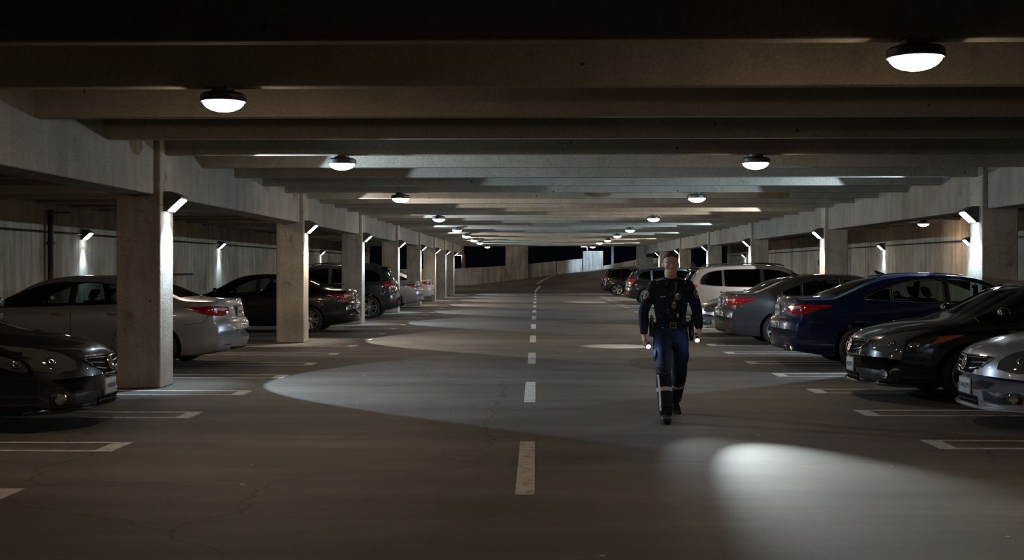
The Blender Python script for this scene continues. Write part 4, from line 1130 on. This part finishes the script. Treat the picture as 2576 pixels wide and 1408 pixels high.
# trousers
bm = BM()
limb(bm, [(0, .008, 1.02), (0, .008, .96), (0, .01, .88)], [(.158, .112), (.178, .125), (.172, .122)], n=28)
for s, h, k_, a, r in ((-1, HIR, KNR, ANR, 1), (1, HIL, KNL, ANL, 1)):
    limb(bm, [h + V(0, 0, .02), h.lerp(k_, .35) + V(s*.008, .0, 0), h.lerp(k_, .75), k_, k_.lerp(a, .3) + V(0, .02, 0), k_.lerp(a, .7) + V(0, .012, 0), k_.lerp(a, 1.0) + V(0, .004, .012)], [.100, .102, .088, .082, .084, .078, .074])
    q = h.lerp(k_, .55) + V(s*.085, 0, 0); blob(bm, q, (.024, .075, .085))
    for f_, dr in ((.86, .008), (1.0, .006)):
        c = h.lerp(k_, f_); limb(bm, [c + V(-.07, -.055, .01), c + V(0, -.082, -.008), c + V(.07, -.05, .014)], [.008, .013, .008], up=V(0, 0, 1))
    c = k_.lerp(a, .82); limb(bm, [c + V(-.055, -.05, .01), c + V(0, -.072, -.008), c + V(.055, -.045, .01)], [.008, .013, .008], up=V(0, 0, 1))
trou = fuse('trousers', bm, M['trouser'], person, .0065, 2, .5)
# boots
for s, a, pitch in ((-1, ANR, -.10), (1, ANL, .62)):
    b = BM(); fx = V(s*.012, 0, 0)
    rot = Matrix.Translation(a) @ Matrix.Rotation(s*.10, 4, 'Z') @ Matrix.Rotation(pitch, 4, 'X') @ Matrix.Diagonal((1.2, 1.1, 1, 1))
    sk = rot.inverted() @ (a + ((KNR if s < 0 else KNL) - a).normalized()*.14); limb(b, [tuple(sk), tuple(sk*.4), (0, .0, -.03)], [(.050, .056), (.048, .056), (.044, .056)])
    limb(b, [(0, .045, -.058), (0, -.05, -.050), (0, -.13, -.062), (0, -.175, -.068)], [(.038, .034), (.042, .040), (.047, .030), (.038, .022)])
    bmesh.ops.transform(b, matrix=rot, verts=b.verts[:])
    bo = fuse('boot', b, M['boot'], person, .006, 2)
    b = BM(); so = [(0, .085), (.030, .075), (.036, .02), (.034, -.05), (.047, -.12), (.045, -.17), (.022, -.205), (0, -.21)]
    lp = [(x, y) for x, y in so] + [(-x, y) for x, y in so[-2:0:-1]]
    grid(b, [[Vector((x*1.0, y, -.096)) for x, y in lp], [Vector((x*1.0, y, -.066)) for x, y in lp]], closev=True, cap=True)
    bmesh.ops.transform(b, matrix=rot, verts=b.verts[:]); pc('sole', b, M['plastic'], bo)
    b = BM()
    for q in range(4):
        tube(b, [rot @ V(-.026, -.030 - q*.022, .004 - q*.012 + .005), rot @ V(0, -.052 - q*.022, .010 - q*.012), rot @ V(.026, -.030 - q*.022, .004 - q*.012 + .005)], .0035, 6)
    pc('laces', b, M['leather'], bo)
# reflective tape round the shins and down the right leg
tb = bvh_of(trou)
def ring_on(bvh, c, axis, w, thick, n=28, a0=0, a1=2*PI, tilt=0, mx=.13):
    axis = axis.normalized(); u, v = frame(axis); rows = []
    closed = abs(a1-a0-2*PI) < 1e-6
    for i in range(n if closed else n+1):
        a = a0 + (a1-a0)*i/n; d = u*math.cos(a) + v*math.sin(a); sh = axis*tilt*math.cos(a); r = []
        for h, o in ((-w/2, -.004), (-w/2, thick), (w/2, thick), (w/2, -.004)):
            loc, nor, i_, dd = bvh.ray_cast(c + axis*h + sh + d*mx, -d); loc = loc if loc else c + axis*h + d*.07
            r.append(loc + d*o)
        rows.append(r)
    b = BM(); grid(b, rows, closeu=closed, closev=True, cap=not closed); return b
c = KNR.lerp(ANR, .43); pc('reflective_band', ring_on(tb, c + V(0, .01, 0), ANR-KNR, .042, .003), M['reflect'])
c = KNL.lerp(ANL, .36); pc('reflective_band', ring_on(tb, c + V(0, .02, 0), ANL-KNL, .036, .003), M['reflect'])
b = BM(); rows = []
for i in range(21):
    t_ = .02 + .92*i/20; c = KNR.lerp(ANR, t_) + V(0, .01, 0); r = []
    for a, o in ((-.18, -.003), (-.18, .004), (.18, .004), (.18, -.003)):
        d = V(-math.cos(a+.75), -math.sin(a+.75), 0); loc, nor, i_, dd = tb.ray_cast(c + d*.16, -d); r.append((loc or c + d*.075) + d*o)
    rows.append(r)
grid(b, rows, closev=True, cap=True); pc('reflective_stripe', b, M['reflect'])
# duty belt and gear
sb_ = bvh_of(shirt)
def belt_ring(z0, z1, r0, r1, name, mat):
    b = BM(); rows = []
    for i in range(44):
        a = 2*PI*i/44; cx_, sy__ = math.cos(a), math.sin(a); rows.append([V(r*cx_*1.0, .008 + (r-.047)*sy__, z) for r, z in ((r0, z0), (r1, z0+.003), (r1, z1-.003), (r0, z1))])
    grid(b, rows, closeu=True, closev=True); return pc(name, b, mat, smooth=50)
belt = belt_ring(.985, 1.038, .160, .186, 'duty_belt', M['leather'])
b = BM(); 
for (x0, x1, z0, z1) in ((-.034, .034, 1.034, 1.041), (-.034, .034, .980, .987), (-.034, -.026, .982, 1.04), (.026, .034, .982, 1.04)): box(b, x0 + .012, x1 + .012, -.146, -.136, z0, z1)
box(b, -.002+.012, .004+.012, -.147, -.138, .985, 1.036); pc('buckle', b, M['gold'], belt, 30)
def pouch(x, y, z, sx_, sy_, sz_, rz, name='belt_pouch', mat='leather', flap=True):
    b = BM(); box(b, -sx_/2, sx_/2, -sy_/2, sy_/2, -sz_/2, sz_/2, bev=.008)
    if flap: box(b, -sx_/2-.003, sx_/2+.003, -sy_/2-.004, sy_/2, sz_*.12, sz_/2+.004, bev=.006); blob(b, (0, -sy_/2-.005, sz_*.2), (.006, .004, .006))
    m = Matrix.Translation((x, y, z)) @ Matrix.Rotation(rz, 4, 'Z'); bmesh.ops.transform(b, matrix=m, verts=b.verts[:]); return pc(name, b, M[mat], smooth=40)
pouch(-.115, -.115, 1.005, .05, .03, .06, .45); pouch(.090, -.125, 1.005, .055, .035, .075, -.35); pouch(.145, -.085, 1.00, .05, .04, .11, -.8)
pouch(-.205, -.01, .965, .05, .065, .17, 0, 'spray_holder', flap=False)
b = BM(); lathe(b, [(.018, 0), (.020, .02), (.018, .05), (.010, .06), (.008, .075)], 14, M4=Matrix.Translation((-.205, -.01, 1.045))); pc('spray_can', b, M['fixture'], smooth=40)
# holster and pistol grip on his left hip
b = BM(); limb(b, [(.215, -.01, 1.03), (.222, -.01, .95), (.225, -.015, .86)], [(.030, .050), (.030, .046), (.022, .030)]); box(b, .175, .215, -.04, .03, .98, 1.03, bev=.006); hol = pc('holster', b, M['leather'], smooth=50)
b = BM(); limb(b, [(.225, -.015, 1.03), (.232, .005, 1.075), (.234, .03, 1.11)], [(.014, .024), (.014, .021), (.013, .018)]); pc('pistol_grip', b, M['grip'], hol, 50)
b = BM(); box(b, .105, .150, -.155, -.118, 1.03, 1.12, bev=.006); tube(b, [(.14, -.13, 1.12), (.142, -.128, 1.19)], .006, 8); box(b, .110, .145, -.159, -.154, 1.07, 1.105); pc('radio', b, M['plastic'], smooth=40)
# chest items
def on_chest(x, z, off=.004):
    loc, nor, i_, dd = sb_.ray_cast(V(x, -.6, z), V(0, 1, 0)); return loc + V(0, -off, 0), nor
def chest_disc(name, x, z, w, h, mat, mat2=None, inner=.68, th=.006, rotz=0, shape='oval', parent=person):
    p, nor = on_chest(x, z, .001); nor = V(nor.x*.6, nor.y, nor.z*.3).normalized()
    xx = V(0, 0, 1).cross(nor).normalized(); zz = nor.cross(xx)
    b = BM(); pts = []
    for k in range(28):
        a = 2*PI*k/28; u, v = math.cos(a), math.sin(a)
        if shape == 'shield': u *= (1 if v > 0 else (1 - .35*v*v)); v = v*1.0 - .06*abs(u)
        pts.append((u, v))
    o_ = [p + xx*u*w/2 + zz*v*h/2 for u, v in pts]
    grid(b, [o_, [q + nor*th for q in o_], [p + (q - p)*.86 + nor*(th+.002) for q in o_]], closev=True, cap=True)
    o = pc(name, b, mat, parent, 40)
    if mat2:
        b = BM(); i1 = [p + (q-p)*inner + nor*(th+.001) for q in o_]; grid(b, [i1, [q + nor*.003 for q in i1]], closev=True, cap=True); o2 = pc(name + '_centre', b, mat2, o, 40)
    return o, p, nor
chest_disc('badge', .066, 1.318, .062, .078, M['gold'], M['leather'], .60, shape='shield')
o, p, nor = chest_disc('medallion', .062, 1.316, .026, .032, M['gold'], None, th=.012)
chest_disc('lanyard_badge', .022, 1.225, .052, .070, M['gold'], M['olive'], .66)
chest_disc('body_camera', -.040, 1.165, .036, .055, M['fixture'], M['plastic'], .5, th=.014)
p, nor = on_chest(.062, 1.10); b = BM(); box(b, p.x-.020, p.x+.020, p.y-.028, p.y+.006, 1.055, 1.145, bev=.005); box(b, p.x-.014, p.x+.014, p.y-.031, p.y-.027, 1.10, 1.135, mi=1); obj('chest_radio', b, [M['plastic'], M['greythread']], person, 40)
p, nor = on_chest(-.093, 1.318); b = BM(); box(b, p.x-.033, p.x+.033, p.y-.004, p.y+.006, 1.311, 1.324, bev=.002); nt_ = pc('name_tag', b, M['nametag'], smooth=40)
# shirt pockets and placket
for s in (-1, 1):
    b = BM(); rows = []
    for i in range(9):
        x = s*.085 - .045 + .09*i/8; r = []
        for z, o in ((1.30, -.001), (1.30, .004), (1.265 - .012*(1-abs(i-4)/4), .004), (1.265 - .012*(1-abs(i-4)/4), -.001)):
            q, n_ = on_chest(x, z, o); r.append(q)
        rows.append(r)
    grid(b, rows, closev=True, cap=True); pc('pocket_flap', b, M['navy'], shirt)
b = BM(); rows = []
for i in range(17):
    z = 1.05 + .40*i/16; r = []
    for x, o in ((-.016, -.001), (-.016, .0035), (.016, .0035), (.016, -.001)):
        q, n_ = on_chest(x, z, o); r.append(q)
    rows.append(r)
grid(b, rows, closev=True, cap=True); pc('button_placket', b, M['navy'], shirt)
# lanyard straps, microphone cord
def strap(pts, w, mat, name, th=.004):
    b = BM(); rows = []; P = resample([(x, 0, z) for x, z in pts], 14)
    for i, q in enumerate(P):
        t_ = (P[min(i+1, 14)] - P[max(i-1, 0)]).normalized(); sd = V(t_.z, 0, -t_.x); r = []
        for a, o in ((-w/2, 0), (-w/2, th), (w/2, th), (w/2, 0)):
            v = q + sd*a; loc, n_ = on_chest(v.x, v.z, o + .001); r.append(loc)
        rows.append(r)
    grid(b, rows, closev=True, cap=True); return pc(name, b, mat, smooth=50)
strap([(-.062, 1.485), (-.046, 1.44), (-.022, 1.38), (-.004, 1.30), (.016, 1.255)], .012, M['leather'], 'lanyard_strap')
strap([(.060, 1.485), (.050, 1.44), (.034, 1.36), (.026, 1.26)], .014, M['olive'], 'lanyard_strap')
strap([(.022, 1.19), (.03, 1.14), (.05, 1.08), (.07, 1.02)], .02, M['leather'], 'equipment_strap')
strap([(-.060, 1.435), (-.040, 1.40), (-.018, 1.30), (-.036, 1.20)], .006, M['plastic'], 'camera_cord')
# collar
for s in (-1, 1):
    b = BM(); rows = []
    for i in range(13):
        a = lerp(.25, 2.9, i/12); x = s*math.sin(a)*.079; y_ = .012 - math.cos(a)*.080; zl_ = 1.492 - .030*math.cos(a)*(1 if a < 1.57 else 0); zt_ = 1.530 - .018*max(0, math.cos(a))
        rows.append([V(x*.93, y_*.93, zt_), V(x*1.08, y_*1.08, zt_ - .004), V(x*1.22, y_*1.22, zl_ - .012), V(x*1.1, y_*1.1, zl_ - .012)])
    grid(b, rows, closev=True, cap=True); pc('collar', b, M['navy'], shirt, 50)
    b = BM(); q, n_ = on_chest(s*.052, 1.452, .010); tube(b, [q + V(-s*.006, 0, .02), q + V(s*.004, 0, -.012)], .006, 6); pc('collar_pin', b, M['olive' if s < 0 else 'gold'])
# epaulettes
for s, sh in ((-1, SHR), (1, SHL)):
    b = BM(); rows = []
    for i in range(9):
        x = s*lerp(.085, .205, i/8); r = []
        for yy, o in ((-.026, 0), (-.024, .006), (.030, .006), (.032, 0)):
            loc, nor, i_, dd = sb_.ray_cast(V(x, yy, 1.8), V(0, 0, -1)); r.append((loc or V(x, yy, 1.47)) + V(0, 0, o))
        rows.append(r)
    grid(b, rows, closev=True, cap=True); pc('epaulette', b, M['greythread' if s < 0 else 'navy'], shirt, 50)
# shoulder patches
def patch_on_sleeve(s, cx_, cz, m1, m2, m3):
    d = V(s*.80, -.60, 0).normalized(); c = V(cx_, 0, cz); tx = V(0, 0, 1).cross(d).normalized(); par = None
    tilt = V(s*-.22, 0, 1).normalized()
    for k, (sc, mm, th) in enumerate(((1, m1, .0035), (.84, m2, .0052), (.55, m3, .0068))):
        b = BM(); rows = []
        ring = []
        for q in range(28):
            a = 2*PI*q/28; u, v = math.cos(a)*.036*sc, math.sin(a)*.050*sc
            if math.sin(a) < 0: u *= 1 - .25*math.sin(a)**2
            ring.append((u, v))
        for f_ in (1.0, 1.0, .5, .02):
            r = []
            for (u, v) in ring:
                o = c + tx*u*f_ + tilt*v*f_ + d*.2; loc, nor, i_, dd = sb_.ray_cast(o, -d); r.append((loc or o - d*.13) + d*(th if rows else -.002))
            rows.append(r)
        grid(b, rows, closev=True, cap=True); o = pc('shoulder_patch' if par is None else 'patch_emblem', b, mm, par or person, 60); par = par or o
patch_on_sleeve(-1, -.222, 1.335, M['goldthread'], M['greythread'], M['bluethread'])
patch_on_sleeve(1, .232, 1.345, M['goldthread'], M['leather'], M['greythread'])
# torches
for A, d, lb in ((TA_R, TD_R, 'switched-on torch in the hand at the photo left of the officer'), (TA_L, TD_L, 'switched-on torch in the hand at the photo right of the officer')):
    d = d.normalized(); r = empty('torch', (OX + A.x, OY + A.y, A.z)); tag(r, lb, 'flashlight', 'torches held by the officer')
    m = d.to_track_quat('Z', 'Y').to_matrix().to_4x4()
    b = BM(); lathe(b, [(.010, -.055), (.0135, -.052), (.0135, .0), (.0135, .045), (.0135, .048)], 20); bmesh.ops.transform(b, matrix=m, verts=b.verts[:]); obj('barrel', b, M['grip'], r, 40)
    b = BM(); lathe(b, [(.017, .046), (.024, .058), (.026, .088), (.0245, .090), (.0225, .085)], 24, cap=False); bmesh.ops.transform(b, matrix=m, verts=b.verts[:]); obj('bezel', b, M['grip'], r, 40)
    b = BM(); lathe(b, [(.023, .080), (.023, .085), (.012, .0875)], 24); bmesh.ops.transform(b, matrix=m, verts=b.verts[:]); obj('lens', b, M['torch'], r, 40)
    tip = Vector((OX, OY, 0)) + A + d*.10
    if A.x > 0: spot('torch_beam', tip, Vector((2.42, 8.75, 0)) - tip, TORCH, 33, 1.0, (.86, .98, 1.0), .012)
    else: spot('torch_beam', tip, Vector((2.3, 8.9, 0)) - tip, TORCH*.10, 42, 1.0, (.86, .98, 1.0), .012)
    pl = bpy.data.lights.new('torch_spill', 'POINT'); pl.energy = SPILL; pl.color = (.25, .58, 1.0); pl.shadow_soft_size = .015
    po = bpy.data.objects.new('torch_spill', pl); C.objects.link(po); po.location = tip + d*.02
# ------------------------------------------------------------------ world, camera, colour
w = bpy.data.worlds.new('night'); SC.world = w; w.use_nodes = True
w.node_tree.nodes['Background'].inputs[0].default_value = (.35, .5, 1, 1); w.node_tree.nodes['Background'].inputs[1].default_value = .0012
cam = bpy.data.cameras.new('camera'); co = bpy.data.objects.new('camera', cam); C.objects.link(co)
co.location = (0, 0, HC); co.rotation_euler = (PI/2, 0, TH)
cam.sensor_width = 36; cam.lens = 36*FPX/2576; cam.shift_x = 0; cam.shift_y = -(704-675)/2576; cam.clip_end = 400
SC.camera = co
SC.view_settings.view_transform = 'Standard'; SC.view_settings.look = 'None'; SC.view_settings.gamma = 1; SC.view_settings.exposure = EXPO
SC.view_settings.use_curve_mapping = False
SC.cycles.use_denoising = True
SC.cycles.use_adaptive_sampling = True; SC.cycles.adaptive_threshold = .04; SC.cycles.max_bounces = 5; SC.cycles.diffuse_bounces = 2; SC.cycles.glossy_bounces = 2; SC.cycles.transparent_max_bounces = 12; SC.cycles.transmission_bounces = 4
SC.cycles.sample_clamp_indirect = 4; SC.cycles.use_light_tree = True
SC.cycles.caustics_reflective = False; SC.cycles.caustics_refractive = False
